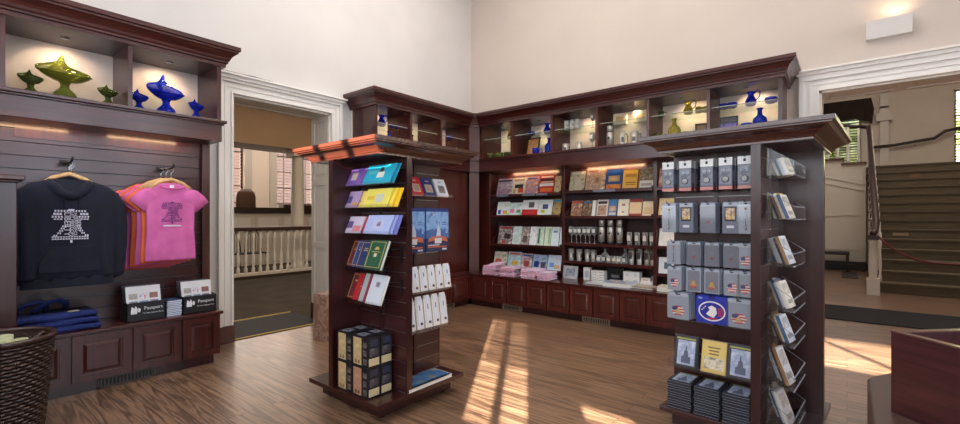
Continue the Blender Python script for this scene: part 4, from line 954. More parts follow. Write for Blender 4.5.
for k in range(30):
    z = .012+k*.0195; pts = []
    for i in range(97):
        a = 2*pi*i/96; r = BR(z)+.005*(1 if (i//2+k) % 2 else -1); pts.append((r*cos(a), r*sin(a), z))
    m.tube(pts, .0095, wick, 5)
part(m, 'weave', t)
m = MB(); m.tube([((BR(.6)+.004)*cos(2*pi*i/40), (BR(.6)+.004)*sin(2*pi*i/40), .607) for i in range(41)], .016, wick, 8); part(m, 'rim', t)
part(MB().tube([(.11, .21, .60), (.165, .175, .64), (.205, .115, .60)], .010, wick, 7), 'handle', t)
rollM = plain((176, 178, 140), .6)
for i, (dx, dy, tilt, az, top) in enumerate(((.10, .09, 8, .6, .58), (-.02, .05, 6, 1.5, .60), (.05, -.06, 8, 3., .58), (-.12, -.05, 5, 2.2, .57), (.16, -.03, 5, 5.5, .56), (-.02, .17, 4, .8, .56))):
    r = solo(MB().lathe([(.036, 0), (.036, top), (.029, top), (.029, top-.02)], rollM, seg=18), 'rolled_print', 'cream rolled print standing %s in the wicker basket' % ('closest to the bench', 'behind the front pair', 'in the middle', 'toward the low cabinet', 'at the open side', 'against the cabinet side rim')[i], 'rolled print', (-3.76+dx*.72, .235+dy*.72, .03), (R(tilt)*cos(az), R(tilt)*sin(az), 0), 'rolled prints in the basket')
    obj(MB().lathe([(.0372, top*.80), (.0372, top*.86)], plain((40, 50, 40), .6), seg=18), 'band', r, 'dark paper band', off=(0, 0, 0))
# shrink wrapped cartons by the folded doorway panel
solo(MB().box(-.10, .10, -.10, .10, 0, .49, pic([(150, 116, 92), (128, 94, 78), (168, 140, 122), (104, 82, 88)], 14.)), 'carton', 'shrink wrapped tan carton on the floor behind the poster stand', 'box', (-4.33, 2.70, 0), (0, 0, R(8)))
# cable on top of the door casing
solo(MB().tube([(-4.93, 1.83, 2.807), (-4.93, 2.05, 2.807), (-4.93, 2.2, 2.812), (-4.93, 2.28, 2.807), (-4.93, 2.40, 2.807)], .006, black, 6), 'cable', 'thin black cable lying on the courtroom doorway casing', 'cable', (-4.93, 2.1, 2.801), world=True)

# ------------------------------------------------------------------ goods on the poster stand (I1)
def on(I, x, y, z): return I.at(x, y, z)
def ibook(I, label, x, y, z, w, h, t, c, arts, lean=-20, side=False, name='book', cat='book', group=None, pages=True):
    return book(name, cat, label, group, w, h, t, c, arts, I.at(x, y, z), I.a+(R(90) if side else 0), lean, pages)
def ishelf(I, label, x0, x1, y0, y1, z, lip, side=False, m=None, group='clear display shelves'):
    """clear acrylic shelf with front lip and end plates, local to the stand"""
    mb = MB(); a = acryl if m is None else m
    if not side:
        mb.box(x0, x1, y0, y1, z-.004, z, a); mb.box(x0, x1, y0-.003, y0, z-.004, z+lip, a)
        mb.box(x0-.003, x0, y0, y1, z-.004, z+lip*1.2, a); mb.box(x1, x1+.003, y0, y1, z-.004, z+lip*1.2, a)
    else:
        mb.box(x0, x1, y0, y1, z-.004, z, a); mb.box(x1, x1+.003, y0, y1, z-.004, z+lip, a)
        mb.box(x0, x1, y0-.003, y0, z-.004, z+lip*1.2, a); mb.box(x0, x1, y1, y1+.003, z-.004, z+lip*1.2, a)
    c = ((x0+x1)/2, (y0+y1)/2, z)
    o = obj(mb, 'display_shelf', off=c); o.location = I.at(*c); o.rotation_euler = (0, 0, I.a)
    return tag(o, label, 'shelf', group)
dsh = plain((40, 26, 30), .3)
for z, nm in ((1.522, 'purple and turquoise folders'), (1.368, 'yellow folders'), (1.19, 'red and lilac folders')):
    ishelf(I1, 'thin clear shelf carrying the '+nm, -.142, .40, -.30, -.158, z, .022)
FG = 'folders on the poster stand'
pur, cya, ylw, lil = P(120, 84, 160), P(40, 170, 196), P(240, 214, 70), P(150, 160, 220)
for k in range(3): ibook(I1, 'purple folder, %s from the front' % ORD[k], -.035+.03*k, -.285+.014*k, 1.523, .215, .135, .008, P(126-14*k, 88-10*k, 166-10*k), [(.3, .6, .3, .75, P(200, 180, 170))] if k == 0 else [], -26, name='folder', cat='folder', group=FG, pages=False)
for k in range(2): ibook(I1, 'turquoise folder, %s from the front' % ORD[k], .235+.02*k, -.295+.016*k, 1.523, .29, .145, .008, P(44-8*k, 172-26*k, 200-20*k), [(.45, .7, .3, .6, P(230, 226, 210)), (.5, .62, .6, .85, P(60, 50, 50)), (.1, .4, .5, .7, P(90, 190, 200))] if k == 0 else [], -26, name='folder', cat='folder', group=FG, pages=False)
for k, c in enumerate(((176, 150, 190), (236, 206, 110), (240, 226, 170))): ibook(I1, '%s booklet leaning beside the yellow folders' % ('lilac and gold', 'golden', 'pale yellow')[k], -.06+.05*k, -.29+.012*k, 1.369, .17, .125, .008, P(*c), [(.1, .5, .25, .7, P(90, 80, 130)), (.6, .95, .1, .3, P(206, 150, 80))] if k == 0 else [(.2, .8, .3, .4, P(190, 160, 110))], -24, name='folder', cat='folder', group=FG, pages=False)
for k in range(3): ibook(I1, 'bright yellow folder, %s from the front' % ORD[k], .225+.035*k, -.298+.014*k, 1.369, .26, .135, .008, P(238, 222-14*k, 100-30*k), [(.45, .75, .25, .7, P(206, 206, 190)), (.1, .4, .4, .6, P(226, 190, 70))] if k == 0 else [], -24, name='folder', cat='folder', group=FG, pages=False)
for k, c in enumerate(((206, 196, 214), (186, 60, 80), (170, 50, 70))): ibook(I1, '%s folder on the third clear shelf' % ('lilac and white', 'crimson', 'dark crimson')[k], -.04+.035*k, -.29+.012*k, 1.191, .20, .125, .008, P(*c), [(.1, .45, .3, .7, P(110, 90, 150)), (.5, .95, .1, .45, P(214, 130, 140))] if k == 0 else [], -24, name='folder', cat='folder', group=FG, pages=False)
for k in range(3): ibook(I1, 'pale blue folder, %s from the front on the third clear shelf' % ORD[k], .235+.025*k, -.298+.014*k, 1.191, .26, .135, .008, P(176-30*k, 190-34*k, 232-20*k), [(.3, .7, .25, .75, P(196, 196, 226)), (.45, .6, .4, .65, P(140, 130, 180))] if k == 0 else [], -24, name='folder', cat='folder', group=FG, pages=False)
def gold_frame(c): return [(.08, .92, .06, .08, c), (.08, .92, .92, .94, c), (.08, .12, .08, .92, c), (.88, .92, .08, .92, c)]
gl = P(200, 170, 100); HG = 'small hardbacks in the clear racks'
ishelf(I1, 'clear rack holding the burgundy, blue and green hardbacks', -.142, .33, -.33, -.17, .95, .03)
ishelf(I1, 'clear rack holding the red, grey and white hardbacks', -.142, .34, -.33, -.17, .722, .03)
for k, (x, c, d) in enumerate(((-.06, (110, 34, 44), 'burgundy'), (.01, (40, 62, 120), 'blue'), (.08, (36, 52, 104), 'darker blue'))):
    ibook(I1, '%s hardback with gold frame in the upper clear rack' % d, x, -.275-.012*k, .952, .13, .195, .018, P(*c), gold_frame(gl)+[(.3, .7, .62, .66, gl), (.35, .65, .70, .73, gl)], -22, group=HG)
ibook(I1, 'green hardback with gold emblem at the end of the upper clear rack', .215, -.315, .952, .185, .205, .022, P(30, 86, 60), gold_frame(gl)+[(.38, .62, .66, .72, gl), (.42, .58, .72, .76, gl), (.42, .58, .42, .54, P(214, 206, 170)), (.25, .75, .58, .6, gl)], -22, group=HG)
ibook(I1, 'burgundy hardback in the lower clear rack', -.05, -.275, .724, .14, .19, .018, P(104, 34, 44), gold_frame(gl)+[(.3, .7, .66, .72, gl)], -22, group=HG)
ibook(I1, 'scarlet hardback in the lower clear rack', .03, -.288, .724, .13, .19, .018, P(176, 34, 40), [(.4, .6, .5, .54, gl)], -22, group=HG)
ibook(I1, 'grey hardback with a maroon spine in the lower clear rack', .115, -.30, .724, .14, .195, .02, P(170, 176, 176), [(0, .06, 0, 1, P(40, 60, 50)), (.42, .56, 0, 1, P(140, 40, 70))], -22, group=HG)
ibook(I1, 'white hardback with a pale ring emblem at the end of the lower clear rack', .225, -.318, .724, .165, .20, .02, P(206, 214, 222), [(0, .08, 0, 1, P(140, 40, 70)), (.42, .68, .58, .76, P(176, 160, 180)), (.46, .64, .61, .73, P(206, 214, 222))], -22, group=HG)
for z, nm in ((1.06, 'upper'), (.84, 'lower')):
    t = thing('rack_hook', 'black metal hooks of the %s clear rack' % nm, 'hook', I1.at(.345, -.165, z), I1.a, 'black rack hooks')
    part(MB().box(-.008, .008, -.005, .004, -.06, .05, black), 'back_plate', t); part(MB().tube([(0, -.004, .03), (-.03, -.05, .03), (-.05, -.08, .035)], .004, black, 6), 'arm', t)
# boxed sets, two by two by two
bx = P(28, 28, 34); tan_ = pic([(206, 184, 140), (190, 164, 118), (216, 196, 150)], 20.)
for lv in range(2):
    for i in range(2):
        for j in range(2):
            w_, h_, d_ = .168, .196, .098
            x, y = -.075+.172*i+.0, -.375+.101*j
            mb = MB().box(0, w_, 0, d_, 0, h_, bx)
            fr = tan_ if lv or i == 0 else pic([(190, 146, 116), (176, 130, 104), (200, 160, 128)], 20.)
            q = lambda u0, u1, v0, v1, m: mb.quad([(w_*u0, -.0006, h_*v0), (w_*u1, -.0006, h_*v0), (w_*u1, -.0006, h_*v1), (w_*u0, -.0006, h_*v1)], m)
            q(.08, .60, .05, .95, fr)
            for k in range(3): q(.70, .92, .10+.28*k, .28+.28*k, pk((60, 60, 70), (130, 120, 110), (40, 40, 50)))
            for k in range(2): q(.18+.2*k, .28+.2*k, .08, .2, P(70, 50, 44))
            s = lambda u0, u1, v0, v1, m: mb.quad([(w_+.0006, d_*u0, h_*v0), (w_+.0006, d_*u1, h_*v0), (w_+.0006, d_*u1, h_*v1), (w_+.0006, d_*u0, h_*v1)], m)
            s(.08, .92, .05, .30, P(206, 190, 150)); s(.15, .85, .36, .62, pk((110, 104, 110), (50, 46, 54), (150, 146, 140))); s(.2, .8, .70, .92, pk((60, 70, 100), (30, 30, 40)))
            mb.quad([(w_*.1, d_*.15, h_+.0006), (w_*.6, d_*.15, h_+.0006), (w_*.6, d_*.85, h_+.0006), (w_*.1, d_*.85, h_+.0006)], pk((70, 70, 84), (150, 150, 160), (40, 40, 50)))
            o = solo(mb, 'boxed_set', 'black and tan boxed set, %s layer, %s row, %s the stand edge' % (('lower', 'upper')[lv], ('front', 'back')[j], ('away from', 'beside')[i]), 'box', I1.at(x, y, ZP+.001+.198*lv), (0, 0, I1.a), 'boxed sets on the stand base')
# bay facing the bookcase
ishelf(I1, 'thin shelf under the red, navy and white books', .178, .30, -.02, .385, 1.455, .02, True)
for k, (y, c, d, e) in enumerate(((.055, (196, 40, 44), 'red', (226, 206, 180)), (.18, (36, 44, 104), 'navy', (214, 196, 170)), (.315, (226, 228, 232), 'white', (150, 150, 156)))):
    ibook(I1, '%s book with a framed picture on the stand shelf facing the bookcase' % d, .275, y, 1.456, .118, .145, .016, P(*c), [(.2, .8, .18, .62, P(*e)), (.28, .72, .24, .56, pk((110, 84, 70), (190, 170, 150), (80, 70, 80))), (.35, .65, .78, .84, P(*e))], -24, True, group='three books on the stand shelf facing the bookcase')
for k, y in enumerate((.035, .288)):
    t = thing('hanging_poster', 'blue city skyline poster pack hanging on the stand, %s' % ('half hidden by the panel end' if k == 0 else 'the fully visible one'), 'poster', I1.at(.235, y, 1.045), I1.a+R(90), 'blue skyline poster packs')
    part(MB().box(-.12, .12, 0, .02, 0, .325, P(40, 80, 150)), 'backing', t)
    m = MB(); Q = lambda x0, x1, z0, z1, mm, d=-.0006: m.quad([(x0, d, z0), (x1, d, z0), (x1, d, z1), (x0, d, z1)], mm)
    Q(-.12, .12, .10, .30, pk((96, 150, 214), (150, 190, 232), (70, 120, 190))); Q(-.12, .12, .30, .325, P(34, 60, 130)); Q(-.12, .12, 0, .10, P(30, 44, 84))
    rnd = random.Random(5); x = -.12
    while x < .11: hh = rnd.uniform(.03, .075); Q(x, x+.018, .10, .10+hh, P(64, 100, 160), -.0009); x += .019
    m.prism([(-.02, .10), (.035, .10), (.032, .16), (.02, .165), (.018, .19), (.008, .195), (.0065, .25), (.005, .195)], lambda u, v, q_: (u, -.0016+.0006*q_, v), P(206, 214, 230))
    m.prism([(-.10, .075), (-.02, .085), (.05, .08), (.11, .07), (.10, .105), (.04, .115), (-.04, .115), (-.09, .10)], lambda u, v, q_: (u, -.0020+.0006*q_, v), P(200, 110, 80))
    m.prism([(-.03, .06), (.04, .06), (.045, .10), (-.03, .10)], lambda u, v, q_: (u, -.0024+.0006*q_, v), P(226, 220, 220))
    Q(-.10, .10, .030, .040, P(210, 100, 60), -.001); Q(-.10, .02, .045, .052, P(220, 220, 226), -.001); Q(.05, .10, .01, .022, P(200, 206, 214), -.001); Q(-.07, -.055, .27, .29, P(160, 70, 90), -.001); Q(.05, .1, .2, .205, P(60, 90, 170), -.001); Q(.05, .1, .215, .22, P(60, 90, 170), -.001)
    part(m, 'printed_picture', t)
    for s in (-1, 1): part(MB().tube([(s*.07, .02, .30), (s*.07, .055, .30)], .003, chrome, 6), 'hook', t)
def keyring_pack(label, I, y, z, h):
    t = thing('white_pack', label, 'souvenir pack', I.at(.275, y, z), I.a+R(90), 'white souvenir packs on the poster stand'); t.rotation_euler = (R(-8), 0, I.a+R(90))
    mb = MB(); mb.prism([(-.035, 0), (.035, 0), (.036, h*.8), (.026, h*.96), (-.026, h*.96), (-.036, h*.8)], lambda u, v, k: (u, .010*k, v), wht); part(mb, 'card', t)
    part(MB().box(-.022, .022, -.004, 0, h*.10, h*.92, P(226, 230, 238)), 'pouch', t)
    part(MB().lathe([(.011, 0), (.011, .003)], P(110, 84, 66), seg=12), 'token', t).matrix_local = Matrix.Translation((.008, -.004, h*.16)) @ Matrix.Rotation(R(90), 4, 'X')
    part(MB().box(-.004, .004, -.005, -.004, h*.55, h*.7, P(90, 100, 140)), 'emblem', t)
ishelf(I1, 'thin shelf under the upper row of white packs', .178, .31, -.03, .40, .766, .02, True); ishelf(I1, 'thin shelf under the lower row of white packs', .178, .31, -.03, .40, .494, .02, True)
for k in range(5): keyring_pack('white souvenir pack, %s from the panel end in the upper row' % ORD[k], I1, .035+.082*k, .768, .19)
for k in range(5): keyring_pack('white souvenir pack, %s from the panel end in the lower row' % ORD[k], I1, .0+.082*k, .496, .245)
flat_book('large atlas with a blue and ochre map lying on the stand base', *I1.at(.30, .07)[:2], .19, .42, .022, P(214, 206, 206), [(.02, .98, .02, .98, pic([(160, 140, 80), (70, 120, 170), (40, 90, 150), (90, 130, 150), (150, 120, 70)], 14.)), (.86, .97, .05, .95, pk((40, 50, 90), (206, 200, 206)))], 0, 'atlas', 'book', 'atlas on the stand base', ZP)

# ------------------------------------------------------------------ souvenir stand (I2)
def hookbar(I, label, x, z, y1):
    t = solo(MB().tube([(0, 0, 0), (0, y1+.15, 0), (0, y1+.135, .012)], .0025, black, 6).box(-.02, .02, -.008, 0, -.012, .012, black), 'peg_hook', label, 'hook', I.at(x, -.156, z), (0, 0, I.a), 'peg hooks on the souvenir stand')
SB = plain((104, 111, 128), .32); silv = plain((176, 186, 200), .35)
def pack(I, kind, label, x, y, z, w, h, th, group, c=None, front=True):
    t = thing('souvenir_pack', label, 'souvenir pack', I.at(x, y, z), I.a, group)
    def Q(m, x0, x1, z0, z1, mm, d=-.0008): m.quad([(w*x0-w/2, d, h*z0), (w*x1-w/2, d, h*z0), (w*x1-w/2, d, h*z1), (w*x0-w/2, d, h*z1)], mm)
    m = MB()
    if kind == 'watch':
        m.box(-w/2, w/2, 0, th, 0, h, P(96, 102, 120)); Q(m, 0, 1, .76, 1, P(232, 232, 232)); Q(m, .05, .95, .16, .76, pk((70, 74, 90), (130, 136, 150), (90, 96, 110))); Q(m, 0, 1, 0, .10, P(196, 130, 124))
        m.box(w/2, w/2+.0006, 0, th, h*.0, h*.14, P(150, 60, 60)); m.box(w/2, w/2+.0006, 0, th, h*.76, h, P(214, 214, 214)); m.box(w/2, w/2+.0006, th*.2, th*.8, h*.25, h*.6, P(150, 156, 170)); m.box(-w/2, w/2, -.0002, th, h, h+.0006, P(226, 222, 216))
        part(m, 'carton', t)
        d = part(MB().lathe([(w*.24, 0), (w*.27, .003), (w*.25, .005)], P(60, 62, 70), seg=20).lathe([(w*.23, .005), (w*.22, .0065), (w*.02, .0066)], P(176, 178, 180), seg=20), 'watch_dial', t, 'round silver dial'); d.matrix_local = Matrix.Translation((0, -.001, h*.32)) @ Matrix.Rotation(R(90), 4, 'X')
        for cx in (-.18, .18):
            d = part(MB().lathe([(w*.16, 0), (w*.16, .0012)], P(176, 184, 200), seg=16), 'picture_disc', t); d.matrix_local = Matrix.Translation((w*cx, -.001, h*.60)) @ Matrix.Rotation(R(90), 4, 'X')
        part(MB().box(-.006, .006, -.0035, -.0008, h*.84, h*.93, black), 'hang_slot', t)
        return t
    base = c or SB
    m.prism([(-w/2, 0), (w/2, 0), (w/2, h*.94), (w*.42, h), (-w*.42, h), (-w/2, h*.94)], lambda u, v, k: (u, th*k, v), base)
    part(m, 'backing_card', t)
    if not front: return t
    part(MB().box(-w*.10, w*.10, -.003, -.0006, h*.91, h*.95, black), 'hang_slot', t)
    a = MB(); Q(a, .06, .94, .85, .97, P(40, 56, 170) if kind == 'eagle' else P(176, 184, 198), -.0005)
    if kind == 'spoon':
        a.tube([(0, -.004, h*.22), (0, -.004, h*.72)], .0022, chrome, 6); a.lathe([(.001, -.012), (.006, -.004), (.007, .004), (.002, .012)], chrome, (0, -.004, h*.16), 10); a.lathe([(.001, -.008), (.008, 0), (.001, .010)], brass, (0, -.004, h*.76), 8)
        part(a, 'souvenir_spoon', t, 'small silver spoon')
    elif kind == 'picture':
        Q(a, .16, .84, .38, .84, P(30, 34, 44)); Q(a, .22, .78, .44, .80, pic([(50, 120, 190), (190, 130, 70), (220, 200, 150), (60, 150, 200)], 60.), -.0012); Q(a, .28, .72, .17, .25, P(206, 206, 214)); part(a, 'printed_picture', t)
    elif kind == 'pin':
        Q(a, .1, .9, .06, .88, silv if not c else base, -.0007)
        a.lathe([(.001, -.007), (.008, -.003), (.008, .004), (.001, .008)], P(176, 80, 90), (0, -.003, h*.34), 8, True, 1, .4); Q(a, .38, .62, .50, .54, P(120, 130, 150), -.0012); part(a, 'enamel_pin', t)
    elif kind == 'bell':
        Q(a, .1, .9, .06, .88, plain((120, 126, 140), .35), -.0007); a.lathe([(.022, -.018), (.020, -.012), (.014, .004), (.010, .016), (.003, .02)], P(186, 146, 90), (0, -.003, h*.35), 12, True, 1, .3); Q(a, .3, .7, .2, .26, P(200, 60, 60), -.010); part(a, 'bell_charm', t)
    elif kind == 'flag':
        for k in range(7):
            zz = .14+.05*k; hw = math.sqrt(max(.0, 1-((k-3)/3.6)**2))*.30; Q(a, .5-hw, .5+hw, zz, zz+.05, P(190, 50, 54) if k % 2 == 0 else P(230, 226, 220), -.0009)
        Q(a, .24, .50, .32, .46, P(40, 54, 120), -.0012); part(a, 'flag_emblem', t)
        if h > .15:
            e = MB(); e.lathe([(.018, -.012), (.016, -.008), (.011, .004), (.006, .014), (.001, .016)], P(206, 170, 100), (0, -.003, h*.30), 12, True, 1, .3); part(e, 'bell_charm', t)
    elif kind == 'eagle':
        o = [(w*.42*cos(2*pi*i/36), h*.36*sin(2*pi*i/36)+h*.45) for i in range(36)]; i_ = [(w*.38*cos(2*pi*i/36), h*.31*sin(2*pi*i/36)+h*.45) for i in range(36)]
        a.prism(o, lambda u, v, k: (u, -.0010+.0004*k, v), wht); a.prism(i_, lambda u, v, k: (u, -.0016+.0004*k, v), P(30, 44, 150))
        a.prism([(-w*.10, h*.28), (w*.06, h*.22), (w*.16, h*.40), (w*.13, h*.58), (0, h*.66), (-w*.12, h*.58), (-w*.06, h*.50), (-w*.18, h*.34)], lambda u, v, k: (u, -.0022+.0004*k, v), wht)
        for k in range(4): Q(a, .68, .86-.02*abs(k-1.5), .30+.08*k, .345+.08*k, P(200, 50, 60), -.0020)
        for k in range(3): Q(a, .18+.05*k, .22+.05*k, .46+.06*k, .50+.06*k, wht, -.0020)
        Q(a, .36, .66, .17, .21, P(200, 50, 60), -.0020); Q(a, .08, .2, .86, .93, P(150, 160, 220)); part(a, 'eagle_emblem', t)
    if kind in ('spoon', 'pin', 'bell', 'flag'): part(MB().quad([(-w/2, -.012, h*.04), (w/2, -.012, h*.04), (w/2, -.006, h*.9), (-w/2, -.006, h*.9)], poly), 'clear_film', t, 'clear plastic film')
    return t
rows = [('top row', 'watch', 1.466, .185, .062, (-.322, -.228, -.115, -.022, .068), ('watch',)*5, 2, .058),
        ('second row', 'card', 1.208, .186, .010, (-.318, -.224, -.110, .0, .072), ('spoon', 'picture', 'pin', 'picture', 'spoon'), 3, .026),
        ('third row', 'card', 1.008, .145, .010, (-.292, -.182, -.090, .004, .070), ('spoon', 'pin', 'pin', 'pin', 'flag'), 4, .024),
        ('fourth row', 'card', .846, .148, .010, (-.288, -.184, -.090, .008, .070), ('flag', 'bell', 'bell', 'flag', 'flag'), 4, .024),
        ('fifth row', 'card', .668, .165, .012, (-.268, -.090, .040), ('flag', 'eagle', 'flag'), 4, .024)]
KN = {'watch': 'boxed watch pack', 'spoon': 'souvenir spoon pack', 'picture': 'grey framed picture pack', 'pin': 'grey enamel pin pack', 'bell': 'grey bell charm pack', 'flag': 'grey flag emblem pack', 'eagle': 'blue eagle emblem pack'}
DP = ['front', 'second', 'third', 'rearmost']
for rn, _, z, h, th, xs_, kinds, n, step in rows:
    for i, (x, kd) in enumerate(zip(xs_, kinds)):
        w = .072 if kd == 'watch' else {'second row': .086, 'third row': .082, 'fourth row': .086, 'fifth row': .13}[rn]
        if kd == 'eagle': w = .178
        if x > .06: w = min(w, .084)
        hk = th if kd == 'watch' else 0
        x = .07+(x-.07)*1.10-.004
        yf = -.30 if kd != 'watch' else -.305
        for k in range(n):
            c = P(36, 52, 160) if kd == 'eagle' else (plain((150, 160, 176), .35) if kd in ('spoon', 'flag', 'bell') or rn == 'fifth row' else SB)
            sp = 'facing out' if n == 1 else DP[k if k < n-1 else 3]
            pack(I2, kd, '%s, %s on the %s peg from the outer edge, %s' % (KN[kd], sp, ORD[i], rn), x+.004*k, yf+step*k*1.05, z, w, h, th, 'souvenir packs on the souvenir stand', c, k == 0 or kd == 'watch')
        hookbar(I2, 'black peg hook %s of the %s on the souvenir stand' % (('one', 'two', 'three', 'four', 'five')[i], rn), x, z+h*.97+.004, yf-.03)
# discs on the clear shelf and stacked on the base
dv = P(30, 32, 42)
def case(label, x, y, z, flat=False, kind=0):
    W, H, T = .136, .19, .014
    mb = MB().box(-W/2, W/2, 0, T, 0, H, dv if kind != 1 else P(206, 176, 90)).box(-W/2-.0004, W/2+.0004, T*.42, T*.62, -.0004, H+.0004, P(130, 138, 156))
    Q = lambda x0, x1, z0, z1, m, d=-.0006: mb.quad([(W*x0-W/2, d, H*z0), (W*x1-W/2, d, H*z0), (W*x1-W/2, d, H*z1), (W*x0-W/2, d, H*z1)], m)
    if kind == 0:
        Q(.04, .96, .03, .97, P(44, 46, 58)); Q(.14, .90, .08, .86, pk((196, 204, 222), (150, 164, 196), (220, 226, 236)), -.0009); Q(.08, .9, .89, .94, P(170, 170, 70), -.0009)
        mb.prism([(W*(a-.5), H*b) for a, b in ((.32, .14), (.72, .14), (.72, .34), (.62, .36), (.60, .52), (.55, .54), (.54, .64), (.515, .74), (.49, .64), (.48, .54), (.43, .52), (.41, .36), (.32, .34))], lambda u, v, k: (u, -.0014+.0003*k, v), P(84, 92, 116))
    else:
        Q(.03, .97, .03, .97, P(222, 196, 110)); Q(.12, .92, .12, .48, pk((40, 36, 36), (226, 214, 190), (60, 50, 46)), -.0009); Q(.25, .75, .76, .80, P(120, 90, 40), -.0009); Q(.3, .7, .66, .70, P(120, 90, 40), -.0009); Q(.3, .7, .56, .60, P(120, 90, 40), -.0009)
    rot = (R(-90), 0, I2.a) if flat else (R(-14), 0, I2.a)
    return solo(mb, 'disc_case', label, 'disc case', I2.at(x, y, z), rot, 'disc cases on the souvenir stand')
ishelf(I2, 'clear shelf carrying the three upright disc cases', -.36, .11, -.32, -.165, .372, .035)
for i, (x, kd) in enumerate(((-.265, 0), (-.105, 1), (.036, 0))):
    case('%s disc case standing %s on the clear shelf' % ('yellow' if kd else 'dark', 'at the plain panel edge' if i == 0 else 'in the middle' if i == 1 else 'beside the end panel'), x, -.305, .374, False, kd)
    case('dark disc case standing behind the %s one on the clear shelf' % ('first', 'yellow', 'last')[i], x+.003, -.288, .374, False, 0)
for s, (x, nm) in enumerate(((-.275, 'plain panel edge'), (-.120, 'middle'), (.034, 'end panel'))):
    for k in range(11):
        case('dark disc case lying %s from the bottom of the %s stack' % (ORD[k], nm), x+.002*((k*7) % 3-1), -.375+.003*((k*5) % 3), ZP+.0155*(k+1), True, 0)
# racks on the bay facing the stairs
RK = [(1.53, .13, [((226, 220, 200), .10), ((236, 226, 206), .10), ((214, 190, 140), .10)]), (1.29, .16, [((232, 228, 214), .14), ((206, 150, 70), .15), ((190, 160, 110), .13)]), (1.04, .15, [((214, 222, 232), .16), ((60, 90, 140), .15), ((140, 180, 210), .15)]),
      (.80, .15, [((226, 222, 210), .15), ((120, 90, 70), .14), ((60, 70, 110), .15)]), (.61, .14, [((196, 206, 220), .15), ((160, 170, 190), .14)]), (.38, .16, [((206, 214, 226), .20), ((70, 90, 130), .18), ((150, 60, 60), .16)]), (.16, .16, [((200, 206, 222), .18), ((110, 120, 160), .17)])]
edgeM = tinted('acrylic_edge', (206, 214, 226), .38)
RN = ('top', 'second', 'third', 'fourth', 'fifth', 'sixth', 'lowest')
for r, (z, hh, bs) in enumerate(RK):
    t = thing('acrylic_rack', 'clear book rack, %s of the column facing the stairs' % RN[r], 'rack', I2.at(.178, -.13, z), I2.a, 'clear book racks on the souvenir stand')
    m = MB(); m.box(0, .125, -.21, .16, -.003, 0, acryl).box(.122, .125, -.21, .16, 0, .07, acryl); part(m, 'tray', t)
    for s in (-.21, .157): part(MB().prism([(0, 0), (.125, 0), (.125, .07), (.0, .15)], lambda u, v, k, s=s: (u, s+.003*k, v), acryl), 'end_plate', t)
    part(MB().box(0, .004, -.21, .16, 0, .15, acryl), 'back_plate', t)
    e = MB(); e.box(.121, .1265, -.21, .16, .066, .071, edgeM).box(.121, .1265, -.21, .16, -.003, .002, edgeM)
    for s in (-.212, .157): e.tube([(.124, s+.0015, .07), (.004, s+.0015, .15)], .0016, edgeM, 5)
    part(e, 'polished_edge', t)
    more = [((60, 110, 140), .9), ((206, 200, 190), .95), ((170, 120, 70), .92)]
    bs2 = bs+[(more[(r+q_) % 3][0], bs[0][1]*more[q_][1]) for q_ in range(5-len(bs))]
    for b, (c, bh) in enumerate(bs2):
        arts = [(.1, .9, .5, .9, pk(c, tuple(max(0, v-60) for v in c), (200, 190, 170))), (.15, .85, .15, .3, P(*[max(0, v-70) for v in c]))]
        spn = P(*((226, 224, 216), (206, 214, 226), (70, 100, 140), (226, 222, 208), (160, 120, 80), (60, 60, 74))[(r*2+b) % 6])
        o = ibook(I2, '%s book, %s from the front in the %s clear rack facing the stairs' % ('pale' if b == 0 else 'slim', ORD[b], RN[r]), .178+.100-.019*b, -.215+.034*b, z+.002, .11, bh, .018, P(*c), arts, -20, True, name='paperback_book', group='paperbacks in the clear racks')
        o.rotation_euler = (R(-20), 0, I2.a+R(83)); o.data.materials.append(spn)
        for f_ in o.data.polygons:
            if f_.center.x < -.0535 and abs(f_.normal.x) > .9: f_.material_index = len(o.data.materials)-1
# flyers on the poster stand's far side are hidden; nothing built there

# ------------------------------------------------------------------ courtroom beyond the side doorway
tanW = plaster('tan_plaster', (150, 122, 96), (160, 132, 104))
w = MB()
CW = -14.6
wins = [(4.9, 6.2), (7.22, 8.62), (9.6, 10.9)]
ys = [-2.]+[v for q_ in wins for v in q_]+[13.]
for a, b in zip(ys[::2], ys[1::2]): w.box(CW-.3, CW, a, b, 0, 7.5, cream)
for a, b in wins: w.box(CW-.3, CW, a, b, 0, 1.75, cream); w.box(CW-.3, CW, a, b, 4.9, 7.5, cream)
struct(w, 'wall_courtroom')
struct(MB().box(-15., -5.4, -2.1, -2., 0, 7.5, tanW), 'wall_courtroom_near'); struct(MB().box(-15., -5.4, 13., 13.1, 0, 7.5, tanW), 'wall_courtroom_end')
struct(MB().box(-15., -5.4, -2., 13., 4.4, 4.5, tanW), 'ceiling_courtroom')
brickM, nt, b_ = newmat('red_brick')
bt = N(nt, 'ShaderNodeTexBrick', Scale=4.); bt.inputs['Color1'].default_value = (*srgb((190, 120, 104)), 1); bt.inputs['Color2'].default_value = (*srgb((170, 100, 86)), 1); bt.inputs['Mortar'].default_value = (*srgb((200, 180, 170)), 1)
tcn = N(nt, 'ShaderNodeTexCoord'); mpn = N(nt, 'ShaderNodeMapping'); mpn.inputs['Rotation'].default_value = (R(90), 0, R(90)); nt.links.new(tcn.outputs['Object'], mpn.inputs[0]); nt.links.new(mpn.outputs[0], bt.inputs[0]); nt.links.new(bt.outputs[0], b_.inputs['Base Color'])
struct(MB().box(-20.3, -20., -4., 16., 0, 6., brickM), 'exterior_wall')
blk = plain((30, 28, 28), .4)
